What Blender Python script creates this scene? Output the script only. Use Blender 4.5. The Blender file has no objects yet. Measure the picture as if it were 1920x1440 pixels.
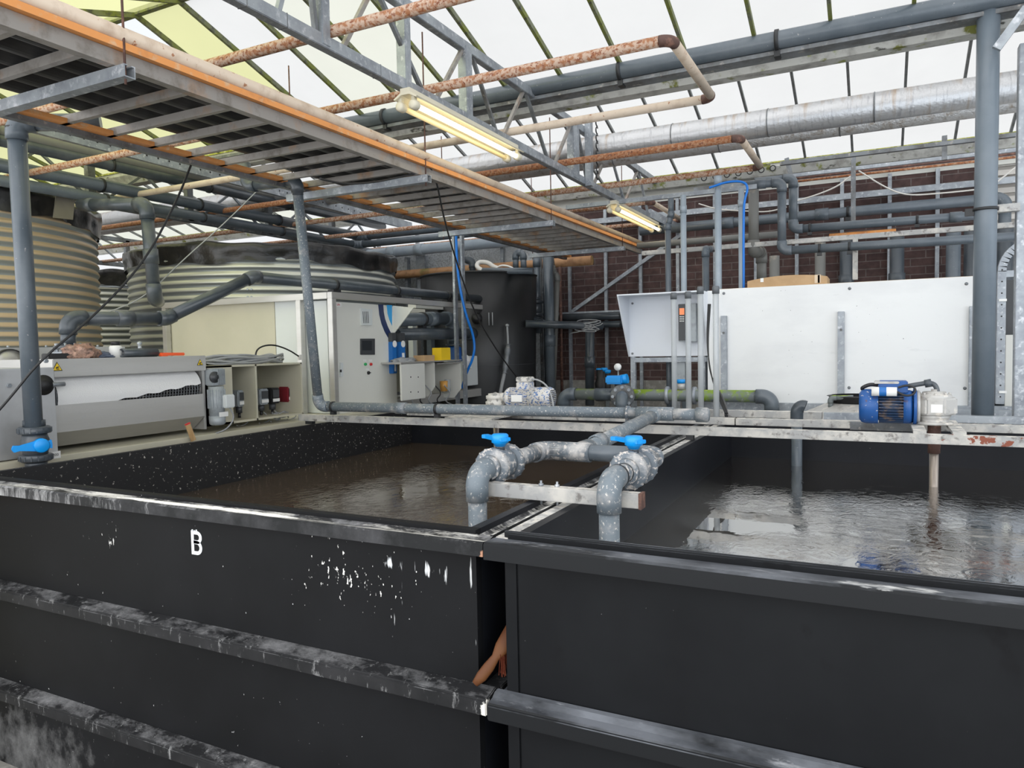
import bpy, bmesh, math, random
from mathutils import Vector, Matrix
random.seed(7)
V = Vector
S = bpy.context.scene
COL = S.collection

# ------------------------------------------------------------------ camera
YAW, PIT, ROL, F = 0.46707, -0.05108, -0.01955, 1369.5
EYE = V((0, 0, 1.75))
cy, sy, cp, sp, cr, sr = math.cos(YAW), math.sin(YAW), math.cos(PIT), math.sin(PIT), math.cos(ROL), math.sin(ROL)
fw = V((-sy * cp, cy * cp, sp)); rt = V((cy, sy, 0)); up = rt.cross(fw)
R_ = cr * rt + sr * up; U_ = -sr * rt + cr * up
cam = bpy.data.cameras.new('camera'); co = bpy.data.objects.new('camera', cam); COL.objects.link(co)
cam.sensor_width = 36; cam.lens = F / 1920 * 36; cam.clip_end = 200; cam.clip_start = 0.05
m = Matrix.Identity(4)
for i in range(3):
    m[i][0] = R_[i]; m[i][1] = U_[i]; m[i][2] = -fw[i]; m[i][3] = EYE[i]
co.matrix_world = m
S.camera = co

# ------------------------------------------------------------------ light
wd = bpy.data.worlds.new('overcast_sky'); S.world = wd; wd.use_nodes = True
nt = wd.node_tree; bgn = nt.nodes['Background']
tc = nt.nodes.new('ShaderNodeTexCoord'); sx = nt.nodes.new('ShaderNodeSeparateXYZ'); cr_ = nt.nodes.new('ShaderNodeValToRGB')
nt.links.new(tc.outputs['Generated'], sx.inputs[0]); nt.links.new(sx.outputs['Z'], cr_.inputs[0]); nt.links.new(cr_.outputs[0], bgn.inputs[0])
cr_.color_ramp.elements[0].position = 0.0; cr_.color_ramp.elements[0].color = (.86, .88, .90, 1)
cr_.color_ramp.elements[1].position = 0.35; cr_.color_ramp.elements[1].color = (.97, .985, 1, 1)
# the overcast sky is made brighter on the camera's side to light the interior
sk = nt.nodes.new('ShaderNodeMapRange'); nt.links.new(sx.outputs['Y'], sk.inputs[0])
sk.inputs[1].default_value = -.35; sk.inputs[2].default_value = .25; sk.inputs[3].default_value = 3.3; sk.inputs[4].default_value = 1.02
nt.links.new(sk.outputs[0], bgn.inputs[1])
S.view_settings.view_transform = 'Standard'; S.view_settings.look = 'None'
S.view_settings.exposure = 0.0; S.view_settings.gamma = 1; S.view_settings.use_curve_mapping = False
S.cycles.max_bounces = 8; S.cycles.transparent_max_bounces = 16
S.cycles.use_denoising = True
S.cycles.sample_clamp_indirect = 4


# where a sight line of the survey photograph meets a plane of the building
def ray(x, y): return R_ * (x - 960) - U_ * (y - 720) + fw * F
def AX(x, y, X): d = ray(x, y); return EYE + d * (X / d.x)
def AY(x, y, Y): d = ray(x, y); return EYE + d * (Y / d.y)
def AZ(x, y, Z): d = ray(x, y); return EYE + d * ((Z - 1.75) / d.z)

# ------------------------------------------------------------------ materials
def lay(nt, tc, col_in, rgb, scale, lo, hi, st=(1, 1, 1), detail=5, off=(0, 0, 0), amt=1.0, mask=None, rough=.6):
    mp = nt.nodes.new('ShaderNodeMapping'); nt.links.new(tc, mp.inputs[0])
    mp.inputs['Scale'].default_value = st; mp.inputs['Location'].default_value = off
    n = nt.nodes.new('ShaderNodeTexNoise'); n.inputs['Scale'].default_value = scale; n.inputs['Detail'].default_value = detail
    n.inputs['Roughness'].default_value = rough
    nt.links.new(mp.outputs[0], n.inputs['Vector'])
    mr = nt.nodes.new('ShaderNodeMapRange'); mr.inputs[1].default_value = lo; mr.inputs[2].default_value = hi
    mr.inputs[4].default_value = amt
    src = n.outputs['Fac']
    if mask is not None:
        ad = nt.nodes.new('ShaderNodeMath'); ad.operation = 'ADD'
        nt.links.new(src, ad.inputs[0]); nt.links.new(mask, ad.inputs[1]); src = ad.outputs[0]
    nt.links.new(src, mr.inputs[0])
    mx = nt.nodes.new('ShaderNodeMix'); mx.data_type = 'RGBA'
    nt.links.new(mr.outputs[0], mx.inputs[0]); nt.links.new(col_in, mx.inputs[6]); mx.inputs[7].default_value = (*rgb, 1)
    return mx.outputs[2], mr.outputs[0]

def blob(nt, tc, cen, rad, gain=.35):
    """1 at the centre of an ellipsoid, 0 outside: where a spill sits"""
    mp = nt.nodes.new('ShaderNodeVectorMath'); mp.operation = 'SUBTRACT'; nt.links.new(tc, mp.inputs[0]); mp.inputs[1].default_value = cen
    dv = nt.nodes.new('ShaderNodeVectorMath'); dv.operation = 'DIVIDE'; nt.links.new(mp.outputs[0], dv.inputs[0]); dv.inputs[1].default_value = rad
    ln = nt.nodes.new('ShaderNodeVectorMath'); ln.operation = 'LENGTH'; nt.links.new(dv.outputs[0], ln.inputs[0])
    mr = nt.nodes.new('ShaderNodeMapRange'); nt.links.new(ln.outputs['Value'], mr.inputs[0])
    mr.inputs[1].default_value = 0; mr.inputs[2].default_value = 1.6; mr.inputs[3].default_value = gain; mr.inputs[4].default_value = -max(.45, 3 * gain)
    return mr.outputs[0]

def upmask(nt, gain=.3):
    g = nt.nodes.new('ShaderNodeNewGeometry'); s = nt.nodes.new('ShaderNodeSeparateXYZ'); nt.links.new(g.outputs['Normal'], s.inputs[0])
    mr = nt.nodes.new('ShaderNodeMapRange'); nt.links.new(s.outputs['Z'], mr.inputs[0]); mr.inputs[1].default_value = .3; mr.inputs[2].default_value = .9
    mr.inputs[3].default_value = -gain; mr.inputs[4].default_value = 0
    return mr.outputs[0]

def mat(name, col, rough=.5, metal=0.0, layers=(), bump=None, coords='Object', emit=None, alpha=None, spec=None):
    ma = bpy.data.materials.new(name); ma.use_nodes = True; nt = ma.node_tree; b = nt.nodes['Principled BSDF']
    b.inputs['Roughness'].default_value = rough; b.inputs['Metallic'].default_value = metal
    if spec is not None: b.inputs['Specular IOR Level'].default_value = spec
    b.inputs['Base Color'].default_value = (*col, 1)
    if coords == 'World':
        tc = nt.nodes.new('ShaderNodeNewGeometry').outputs['Position']
    else:
        tc = nt.nodes.new('ShaderNodeTexCoord').outputs[coords]
    if layers:
        c = nt.nodes.new('ShaderNodeRGB'); c.outputs[0].default_value = (*col, 1); cur = c.outputs[0]
        for L in layers:
            L = dict(L); mk = None
            if 'blob' in L: mk = blob(nt, tc, *L.pop('blob'))
            if L.pop('top', False): mk = upmask(nt, L.pop('gain', .3))
            cur, fac = lay(nt, tc, cur, mask=mk, **L)
        nt.links.new(cur, b.inputs['Base Color'])
    if bump:
        n = nt.nodes.new('ShaderNodeTexNoise'); n.inputs['Scale'].default_value = bump[0]; n.inputs['Detail'].default_value = 4
        nt.links.new(tc, n.inputs['Vector'])
        bp = nt.nodes.new('ShaderNodeBump'); bp.inputs['Strength'].default_value = bump[1]; bp.inputs['Distance'].default_value = .01
        nt.links.new(n.outputs['Fac'], bp.inputs['Height']); nt.links.new(bp.outputs[0], b.inputs['Normal'])
    if emit: b.inputs['Emission Color'].default_value = (*emit[0], 1); b.inputs['Emission Strength'].default_value = emit[1]
    if alpha is not None: b.inputs['Alpha'].default_value = alpha
    return ma

WHITE = (.72, .71, .68)
def L(rgb, scale, lo, hi, **k): return dict(rgb=rgb, scale=scale, lo=lo, hi=hi, **k)
M = {}
M['hdpe'] = mat('black_plastic', (.0055, .006, .0072), .5, 0, spec=.14, layers=[
    L((.010, .011, .0125), 1.4, .4, .7), L((.006, .006, .007), 2.2, .55, .75, st=(1, 1, .5), off=(3, 1, 0)),
    L((.22, .22, .22), 100, .76, .79, st=(1, 1, .55), detail=2), L((.09, .095, .105), 6, .3, .6, top=True, gain=.5), L((.005, .005, .006), 7, .62, .7, st=(1, 1, .6)),
    L((.55, .56, .56), 30, .62, .8, st=(1, 1, .12), detail=6, blob=((-1.2, 1.74, 1.02), (.22, .3, .2), .13))], coords='World')
M['hdpe_b'] = mat('black_plastic_splashed', (.0055, .0058, .0066), .5, 0, spec=.14, layers=[
    L((.010, .0105, .012), 1.4, .4, .7),
    L(WHITE, 75, .70, .73, st=(1, 1, .5), detail=2, blob=((-1.45, 1.74, 1.05), (.8, .5, .35), .10)),
    L((.5, .5, .5), 80, .745, .78, st=(1, 1, .6), detail=2),
    L((.62, .64, .66), 60, .60, .70, st=(1, 1, .16), detail=7, blob=((-1.30, 1.74, 1.115), (.10, .5, .06), .19)),
    L((.68, .69, .70), 55, .58, .66, st=(1.2, 1, .10), detail=4, blob=((-1.27, 1.74, 1.03), (.05, .5, .19), .15)),
    L((.60, .61, .62), 45, .62, .68, st=(1.2, 1, .14), detail=4, blob=((-1.16, 1.74, 1.11), (.18, .5, .07), .13)),
    L((.55, .56, .56), 40, .60, .68, st=(1, 1, .12), detail=4, blob=((-1.015, 1.74, .95), (.022, .5, .4), .13)),
    L((.16, .16, .16), 12, .40, .80, st=(1, 1, .8), detail=9, rough=.7, blob=((-3.2, 1.74, .08), (.7, .5, .30), .16)),
    L(WHITE, 60, .66, .70, st=(1, 1, .3), detail=4, blob=((-2.6, 1.74, 1.06), (.4, .5, .16), .085))], coords='World')
M['hdpe_in'] = mat('black_plastic_inner', (.008, .009, .012), .4, 0, spec=.2, layers=[
    L(WHITE, 90, .76, .80, detail=2), L((.016, .017, .022), 2, .4, .8)], coords='World')
M['hdpe_in_dusty'] = mat('black_plastic_inner_spattered', (.010, .010, .011), .5, 0, [
    L((.45, .42, .38), 60, .64, .70, detail=3), L((.5, .48, .45), 14, .60, .68, st=(1, 1, .4), detail=6, blob=((-3.3, 2.1, 1.2), (.3, .35, .1), .15))], coords='World')
M['rim_b'] = mat('black_rim_powdered', (.012, .013, .014), .5, 0, spec=.2, layers=[
    L((.06, .06, .064), 5, .42, .72, st=(1, 1, 1), detail=9, rough=.7),
    L((.30, .30, .31), 6, .46, .66, top=True, gain=.25, detail=9, rough=.75),
    L((.36, .36, .36), 30, .50, .72, st=(1, 1, .25), detail=8, rough=.75, blob=((-3.2, 1.7, 1.2), (1.6, .3, .2), .12)),
    L((.72, .70, .65), 9, .46, .60, top=True, gain=.5, st=(.5, 1.5, 1), detail=9, rough=.72),
    L((.42, .22, .14), 26, .60, .68, blob=((-.95, 1.68, 1.2), (.03, .05, .04), .22))], coords='World')
M['rim_c'] = mat('black_rim', (.009, .010, .0115), .42, 0, spec=.22, layers=[
    L((.15, .16, .18), 7, .30, .62, top=True, gain=.5, st=(.5, 1, 1)),
    L((.35, .36, .38), 26, .56, .72, top=True, gain=.5, st=(.30, 1, 1), detail=9, rough=.72),
    L((.75, .75, .74), 9, .56, .64, st=(.4, 1.4, 1), detail=7, blob=((.02, 1.70, 1.232), (.26, .06, .03), .16))], coords='World')
M['rib_b'] = mat('black_rib_dusty', (.011, .0115, .0125), .5, 0, spec=.2, layers=[
    L((.025, .025, .027), 5, .4, .7, detail=9),
    L((.20, .20, .205), 9, .46, .68, st=(.6, 1, 1), top=True, gain=.4, detail=10, rough=.75),
    L((.28, .28, .28), 34, .57, .70, st=(1, 1, .3), detail=9, rough=.75),
    L((.65, .63, .58), 30, .52, .58, blob=((-.95, 1.68, .77), (.035, .05, .06), .25))], coords='World')
M['ledge_white'] = mat('powdered_flange', (.06, .06, .06), .6, 0, [L((.55, .54, .52), 18, .3, .6, detail=8), L((.7, .66, .6), 30, .5, .6, detail=4)], coords='World')
M['powder'] = mat('white_powder', (.82, .80, .74), .9, 0, [L((.6, .58, .54), 40, .5, .7)], bump=(120, .6))
M['paint_white'] = mat('white_paint', (.78, .81, .83), .5, 0, [L((.6, .62, .64), 30, .6, .75)])
M['pvc'] = mat('grey_pvc', (.085, .105, .125), .30, 0, [L((.12, .14, .16), 5, .4, .7), L((.3, .3, .3), 60, .70, .76, detail=2)])
M['pvc_dark'] = mat('dark_grey_pvc', (.045, .056, .068), .28, 0, [L((.09, .10, .11), 4, .45, .7)])
M['pvc_light'] = mat('pale_grey_pvc', (.27, .32, .37), .38, 0, [L((.33, .38, .42), 5, .4, .7), L((.4, .4, .38), 40, .66, .74)])
M['pvc_dusty'] = mat('dusty_grey_pvc', (.145, .175, .20), .45, 0, [
    L((.36, .35, .34), 12, .52, .72, detail=7), L((.48, .46, .44), 10, .5, .75, top=True, gain=.3), L((.60, .57, .53), 95, .60, .68, detail=4)])
M['pvc_crusty'] = mat('crusted_grey_pvc', (.13, .155, .18), .5, 0, [
    L((.58, .53, .49), 60, .54, .62, detail=6), L((.5, .48, .46), 9, .52, .7)])
M['pvc_beige'] = mat('beige_dusted_grey_pvc', (.17, .17, .16), .5, 0, [L((.42, .36, .28), 6, .45, .65, top=True, gain=.3)])  # beige dust on the upward faces of the pipe
M['pvc_moss'] = mat('mossy_pvc', (.15, .17, .17), .5, 0, [L((.17, .26, .015), 9, .40, .52, top=True, gain=.16, detail=5), L((.33, .42, .03), 30, .5, .66, top=True, gain=.3), L((.30, .32, .28), 24, .58, .68)])
M['steel'] = mat('galvanised_steel', (.36, .39, .42), .48, .55, [L((.22, .24, .27), 9, .4, .7, detail=6), L((.55, .57, .6), 30, .55, .7)])
M['steel_dark'] = mat('galvanised_steel_weathered', (.20, .215, .23), .55, .4, [L((.09, .085, .08), 7, .42, .7, detail=6), L((.35, .33, .3), 26, .58, .7)])
M['steel_warm'] = mat('tray_angle_steel', (.30, .28, .26), .5, .3, [L((.38, .22, .12), 5, .55, .72, detail=6), L((.16, .14, .12), 12, .5, .75)])
M['steel_orange'] = mat('orange_painted_steel', (.72, .30, .09), .6, 0, [L((.40, .15, .05), 5, .55, .75, detail=6), L((.65, .42, .25), 20, .55, .7)])
M['beam'] = mat('beam_steel_powdered', (.36, .36, .355), .55, .2, [L((.55, .53, .49), 9, .45, .62, detail=8), L((.19, .18, .17), 24, .56, .68, detail=5), L((.74, .70, .64), 20, .48, .58, top=True, gain=.4),
    L((.24, .07, .04), 22, .56, .60, detail=6, blob=((.50, 3.88, 1.28), (.5, .3, .08), .12))], coords='World')
M['rust'] = mat('rusty_pipe', (.50, .36, .27), .6, 0, [L((.34, .14, .06), 44, .46, .58, detail=8), L((.22, .07, .03), 60, .56, .62)])
M['rust_heavy'] = mat('rusted_pipe', (.42, .25, .15), .7, 0, [L((.30, .11, .04), 44, .36, .54, detail=8), L((.15, .05, .025), 60, .55, .62)])
M['cream_pipe'] = mat('cream_painted_pipe', (.56, .46, .36), .5, 0, [L((.40, .30, .22), 8, .5, .7), L((.3, .13, .06), 28, .64, .68)])
M['rust_dark'] = mat('rust_brown', (.09, .045, .035), .7, 0, [L((.2, .1, .07), 30, .5, .65)])
M['duct'] = mat('aluminium_duct_jacket', (.47, .47, .475), .36, .7, [L((.34, .26, .19), 6, .42, .66, st=(3, .4, .4), top=True, gain=.14), L((.36, .36, .37), 26, .56, .66, st=(2, .3, .3))], bump=(34, .35))
M['duct_low'] = mat('foil_jacket', (.50, .49, .48), .38, .6, [L((.3, .25, .2), 20, .5, .7)], bump=(70, .6))
M['stainless'] = mat('stainless_steel', (.55, .54, .52), .36, .55, [L((.46, .45, .42), 2, .4, .7, st=(.3, .3, 3)), L((.5, .5, .5), 40, .6, .7)])
M['stainless_l'] = mat('stainless_sheet_pale', (.58, .59, .60), .42, .5, [L((.38, .38, .38), 2.5, .4, .7)])
M['beige'] = mat('beige_plastic', (.53, .50, .395), .5, 0, [L((.48, .46, .36), 2, .4, .7)])
M['beige_deep'] = mat('beige_plastic_inside', (.30, .285, .21), .5, 0, [L((.5, .5, .45), 60, .68, .72)])
M['cab'] = mat('cabinet_paint', (.68, .68, .635), .42, 0, [L((.64, .64, .595), 1.5, .4, .7)])
M['cab_white'] = mat('pale_panel', (.60, .63, .63), .45)
M['white'] = mat('white_laminate', (.76, .77, .77), .4, 0, [L((.66, .67, .68), 1.8, .48, .75, st=(.6, 1, 1.6)), L((.52, .53, .54), 3, .64, .8, st=(.5, 1, 2.2)), L((.03, .03, .03), 70, .775, .79, detail=1)])
M['white_box'] = mat('white_sheet_metal', (.68, .71, .76), .4)
M['ply'] = mat('plywood_edge', (.55, .43, .27), .7, 0, [L((.35, .25, .14), 6, .45, .7, st=(.2, 1, 25))])
M['card'] = mat('cardboard', (.50, .33, .18), .8, 0, [L((.42, .27, .14), 8, .4, .7)])
M['tape'] = mat('packing_tape', (.62, .48, .33), .3)
M['blue'] = mat('blue_handle_plastic', (.0, .27, .72), .38, 0, [L((.05, .35, .75), 30, .62, .72)])
M['blue_motor'] = mat('blue_motor_paint', (.012, .085, .30), .4, 0, [L((.55, .52, .48), 55, .64, .68, detail=4), L((.10, .055, .03), 12, .60, .68)])
M['blue_fin'] = mat('dark_motor_fins', (.02, .045, .10), .5, 0, [L((.16, .12, .10), 20, .5, .62)])
M['motor_white'] = mat('white_spattered_motor_paint', (.62, .60, .57), .5, 0, [L((.10, .19, .42), 70, .52, .58, detail=5), L((.2, .2, .2), 50, .6, .66)])
M['cast'] = mat('cast_aluminium', (.48, .47, .45), .5, .3, [L((.30, .28, .26), 12, .5, .68), L((.66, .62, .56), 20, .55, .65)])
M['cast_white'] = mat('spattered_cast_gearbox', (.62, .60, .56), .55, 0, [L((.25, .25, .24), 26, .52, .60)])
M['motor_grey'] = mat('grey_motor_paint', (.33, .36, .38), .45, .1, [L((.25, .27, .29), 20, .5, .7)])
M['shaft'] = mat('wet_steel_shaft', (.36, .31, .27), .3, .5, [L((.14, .045, .025), 5, .42, .52, st=(1, 1, 1), blob=((0, 0, 0), (.2, .2, .05), .2))])
M['rubber'] = mat('black_rubber', (.012, .012, .013), .5)
M['cable'] = mat('black_cable', (.015, .015, .016), .5)
M['cable_grey'] = mat('grey_cable', (.30, .31, .32), .5)
M['cable_white'] = mat('white_cable', (.62, .60, .56), .5)
M['hose_blue'] = mat('blue_hose', (.0, .16, .60), .4)
M['sheet'] = mat('black_corrugated_sheet', (.016, .016, .017), .45, 0, [L((.05, .048, .046), 3, .4, .7)])
M['liner'] = mat('black_pond_liner', (.012, .012, .013), .30, 0, [L((.04, .036, .034), 3, .5, .7)], bump=(9, .9))
M['liner_grey'] = mat('grey_liner_flap', (.16, .145, .12), .5)
M['tankblack'] = mat('black_tank_plastic', (.012, .013, .014), .42, 0, [L((.022, .022, .024), 3, .4, .7)])
M['clear'] = mat('clear_grey_tube', (.50, .53, .55), .25, 0, alpha=.62)
M['cap'] = mat('grey_cap', (.10, .11, .12), .5)
M['cloth'] = mat('white_filter_paper', (.74, .74, .74), .9, 0, bump=(150, .3))
M['rag'] = mat('dirty_pink_rag', (.33, .19, .14), .9, 0, [L((.10, .07, .06), 30, .45, .6), L((.5, .33, .26), 18, .5, .65)], bump=(40, .5))
M['rag_blue'] = mat('grey_blue_rag', (.10, .12, .17), .9)
M['orange'] = mat('orange_plastic', (.85, .12, .03), .4)
M['wood'] = mat('bare_wood', (.50, .33, .16), .6, 0, [L((.38, .22, .09), 5, .4, .7, st=(8, 8, .6))])
M['brush_wood'] = mat('varnished_brush_wood', (.115, .045, .016), .5, 0, spec=.2, layers=[L((.09, .032, .015), 14, .4, .65, st=(1, 1, 1), detail=6)])
M['bristle'] = mat('red_brown_bristle', (.075, .016, .008), .8, 0, spec=.1, layers=[L((.11, .03, .015), 160, .5, .6)])
M['red'] = mat('red_paint', (.6, .03, .03), .5)
M['pump_red'] = mat('dark_red_plastic', (.22, .02, .03), .35)
M['yellow'] = mat('yellow_plastic', (.85, .58, .02), .45)
M['amber'] = mat('amber_resin', (.65, .33, .08), .3)
M['blue_box'] = mat('blue_enamel', (.01, .13, .42), .35)
M['navy'] = mat('navy_vinyl', (.012, .028, .10), .4)
M['sky'] = mat('light_blue_vinyl', (.02, .32, .68), .4)
M['screen'] = mat('dark_screen', (.03, .035, .04), .15)
M['grey_dark'] = mat('dark_grey_plastic', (.05, .053, .058), .45)
M['green_btn'] = mat('green_button', (.02, .35, .10), .4)
M['label'] = mat('white_label', (.78, .78, .76), .6)
M['ink'] = mat('black_ink', (.015, .015, .015), .7)
M['orange_disp'] = mat('orange_display', (.7, .2, .08), .4, emit=((1, .3, .1), .4))
M['wood_pipe'] = mat('orange_brown_pipe', (.46, .25, .12), .6, 0, [L((.16, .17, .04), 3, .58, .7), L((.30, .15, .07), 12, .5, .7)])
M['pvc_mid'] = mat('mid_grey_pvc', (.125, .155, .185), .34, 0, [L((.16, .19, .22), 4, .4, .7)])
M['concrete'] = mat('concrete', (.25, .24, .22), .85, 0, [L((.16, .15, .14), 3, .4, .7), L((.35, .34, .31), 20, .5, .7)])
M['frost'] = mat('rough_cast_glass', (.60, .63, .65), .35, 0, [L((.35, .37, .38), 60, .45, .6), L((.40, .42, .43), 1.2, .5, .7)], bump=(90, .8), emit=None)
M['louvre'] = mat('pale_louvre', (.58, .55, .51), .6)
M['gutter'] = mat('white_gutter_peeling', (.50, .50, .47), .6, 0, [
    L((.30, .29, .27), 9, .48, .66, detail=7), L((.22, .25, .02), 8, .52, .62, detail=6, top=True, gain=.1), L((.06, .06, .05), 14, .62, .68, detail=7, st=(.4, 1, 1)), L((.16, .17, .03), 6, .60, .66, st=(1, 1, 1))], coords='World')
M['moss'] = mat('moss', (.42, .42, .07), .9, 0, [L((.20, .22, .03), 14, .45, .6, detail=7), L((.6, .6, .35), 30, .5, .65)], coords='World', bump=(60, .8))
M['moss_bar'] = mat('mossy_glazing_bar', (.16, .17, .12), .7, 0, [L((.15, .17, .03), 7, .38, .58, detail=6), L((.06, .06, .05), 20, .5, .65)])
M['grey_bar'] = mat('grey_glazing_bar', (.20, .21, .21), .6, 0, [L((.13, .13, .12), 12, .45, .65)])
M['lamp_body'] = mat('cream_lamp_housing', (.62, .58, .46), .4)
M['gasket'] = mat('pipe_clamp_black', (.015, .016, .018), .5)

def pane(name, tint, alb, tr):
    ma = bpy.data.materials.new(name); ma.use_nodes = True; nt = ma.node_tree; nt.nodes.clear()
    o = nt.nodes.new('ShaderNodeOutputMaterial'); mx = nt.nodes.new('ShaderNodeMixShader')
    t = nt.nodes.new('ShaderNodeBsdfTransparent'); t.inputs[0].default_value = (*tint, 1)
    d = nt.nodes.new('ShaderNodeBsdfTranslucent')
    g = nt.nodes.new('ShaderNodeNewGeometry')
    n = nt.nodes.new('ShaderNodeTexNoise'); n.inputs['Scale'].default_value = 2.2; n.inputs['Detail'].default_value = 6; nt.links.new(g.outputs['Position'], n.inputs['Vector'])
    mp = nt.nodes.new('ShaderNodeMix'); mp.data_type = 'RGBA'; nt.links.new(n.outputs['Fac'], mp.inputs[0])
    mp.inputs[6].default_value = (*alb, 1); mp.inputs[7].default_value = (*[a * .8 for a in alb], 1); nt.links.new(mp.outputs[2], d.inputs[0])
    mx.inputs[0].default_value = 1 - tr
    nt.links.new(t.outputs[0], mx.inputs[1]); nt.links.new(d.outputs[0], mx.inputs[2]); nt.links.new(mx.outputs[0], o.inputs[0])
    return ma
M['pane'] = pane('milky_glass', (.87, .865, .86), (.62, .62, .61), .55)
M['pane_y'] = pane('algae_stained_glass', (.88, .88, .50), (.52, .52, .26), .6)
M['pane_g'] = pane('lightly_stained_glass', (.86, .86, .78), (.62, .63, .54), .6)
M['pane_clear'] = pane('clear_glass', (.94, .97, 1.0), (.8, .8, .8), .95)

def brick():
    ma = mat('dark_brick', (.09, .04, .035), .85); nt = ma.node_tree; b = nt.nodes['Principled BSDF']
    g = nt.nodes.new('ShaderNodeNewGeometry'); sp_ = nt.nodes.new('ShaderNodeSeparateXYZ'); cb = nt.nodes.new('ShaderNodeCombineXYZ')
    nt.links.new(g.outputs['Position'], sp_.inputs[0]); nt.links.new(sp_.outputs[0], cb.inputs[0]); nt.links.new(sp_.outputs[2], cb.inputs[1])
    br = nt.nodes.new('ShaderNodeTexBrick'); nt.links.new(cb.outputs[0], br.inputs['Vector'])
    br.inputs['Scale'].default_value = 1; br.inputs['Brick Width'].default_value = .27; br.inputs['Row Height'].default_value = .080
    br.inputs['Mortar Size'].default_value = .006; br.inputs['Color1'].default_value = (.060, .034, .032, 1); br.inputs['Color2'].default_value = (.082, .046, .042, 1)
    br.inputs['Mortar'].default_value = (.13, .105, .098, 1); br.inputs['Mortar Smooth'].default_value = .3
    n = nt.nodes.new('ShaderNodeTexNoise'); n.inputs['Scale'].default_value = 14; n.inputs['Detail'].default_value = 6
    mx = nt.nodes.new('ShaderNodeMix'); mx.data_type = 'RGBA'; mx.blend_type = 'MULTIPLY'; mx.inputs[0].default_value = .7
    nt.links.new(g.outputs['Position'], n.inputs['Vector']); nt.links.new(br.outputs['Color'], mx.inputs[6])
    rr = nt.nodes.new('ShaderNodeMapRange'); nt.links.new(n.outputs['Fac'], rr.inputs[0]); rr.inputs[1].default_value = .3; rr.inputs[2].default_value = .7; rr.inputs[3].default_value = .6; rr.inputs[4].default_value = 1.4
    nt.links.new(rr.outputs[0], mx.inputs[7]); nt.links.new(mx.outputs[2], b.inputs['Base Color'])
    bp = nt.nodes.new('ShaderNodeBump'); bp.inputs['Strength'].default_value = .6; bp.inputs['Distance'].default_value = .006
    nt.links.new(br.outputs['Fac'], bp.inputs['Height']); bp.invert = True; nt.links.new(bp.outputs[0], b.inputs['Normal'])
    return ma
M['brick'] = brick()

def water(name, col, s1, st1, s2, st2, ior):
    ma = mat(name, col, .035, 0, [L(tuple(c * 1.25 for c in col), 1.2, .4, .7)], coords='World'); nt = ma.node_tree; b = nt.nodes['Principled BSDF']; b.inputs['Roughness'].default_value = .015
    b.inputs['IOR'].default_value = ior
    g = nt.nodes.new('ShaderNodeNewGeometry')
    mp = nt.nodes.new('ShaderNodeMapping'); nt.links.new(g.outputs['Position'], mp.inputs[0]); mp.inputs['Scale'].default_value = (1, .8, 1)
    n1 = nt.nodes.new('ShaderNodeTexNoise'); n1.inputs['Scale'].default_value = s1; n1.inputs['Detail'].default_value = 3; n1.inputs['Distortion'].default_value = 1.2
    n2 = nt.nodes.new('ShaderNodeTexNoise'); n2.inputs['Scale'].default_value = s2; n2.inputs['Detail'].default_value = 5; n2.inputs['Distortion'].default_value = 2.5
    n3 = nt.nodes.new('ShaderNodeTexNoise'); n3.inputs['Scale'].default_value = 1.3; n3.inputs['Detail'].default_value = 2
    for n in (n1, n2, n3): nt.links.new(mp.outputs[0], n.inputs['Vector'])
    mr = nt.nodes.new('ShaderNodeMapRange'); nt.links.new(n3.outputs['Fac'], mr.inputs[0]); mr.inputs[1].default_value = .42; mr.inputs[2].default_value = .62
    mu = nt.nodes.new('ShaderNodeMath'); mu.operation = 'MULTIPLY'; nt.links.new(n2.outputs['Fac'], mu.inputs[0]); nt.links.new(mr.outputs[0], mu.inputs[1])
    b1 = nt.nodes.new('ShaderNodeBump'); b1.inputs['Strength'].default_value = st1; b1.inputs['Distance'].default_value = .02; nt.links.new(n1.outputs['Fac'], b1.inputs['Height'])
    b2 = nt.nodes.new('ShaderNodeBump'); b2.inputs['Strength'].default_value = st2; b2.inputs['Distance'].default_value = .01; nt.links.new(mu.outputs[0], b2.inputs['Height'])
    b.inputs['Coat Weight'].default_value = 1.0 if ior > 2 else .3; b.inputs['Coat IOR'].default_value = 2.4; b.inputs['Coat Roughness'].default_value = .01; nt.links.new(b2.outputs[0], b.inputs['Coat Normal'])
    nt.links.new(b1.outputs[0], b2.inputs['Normal']); nt.links.new(b2.outputs[0], b.inputs['Normal'])
    return ma
M['water_b'] = water('brown_water', (.062, .044, .029), 7, .10, 16, .35, 1.6)
M['water_c'] = water('dark_brown_water', (.017, .014, .010), 4, .022, 14, .20, 3.0)

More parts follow.
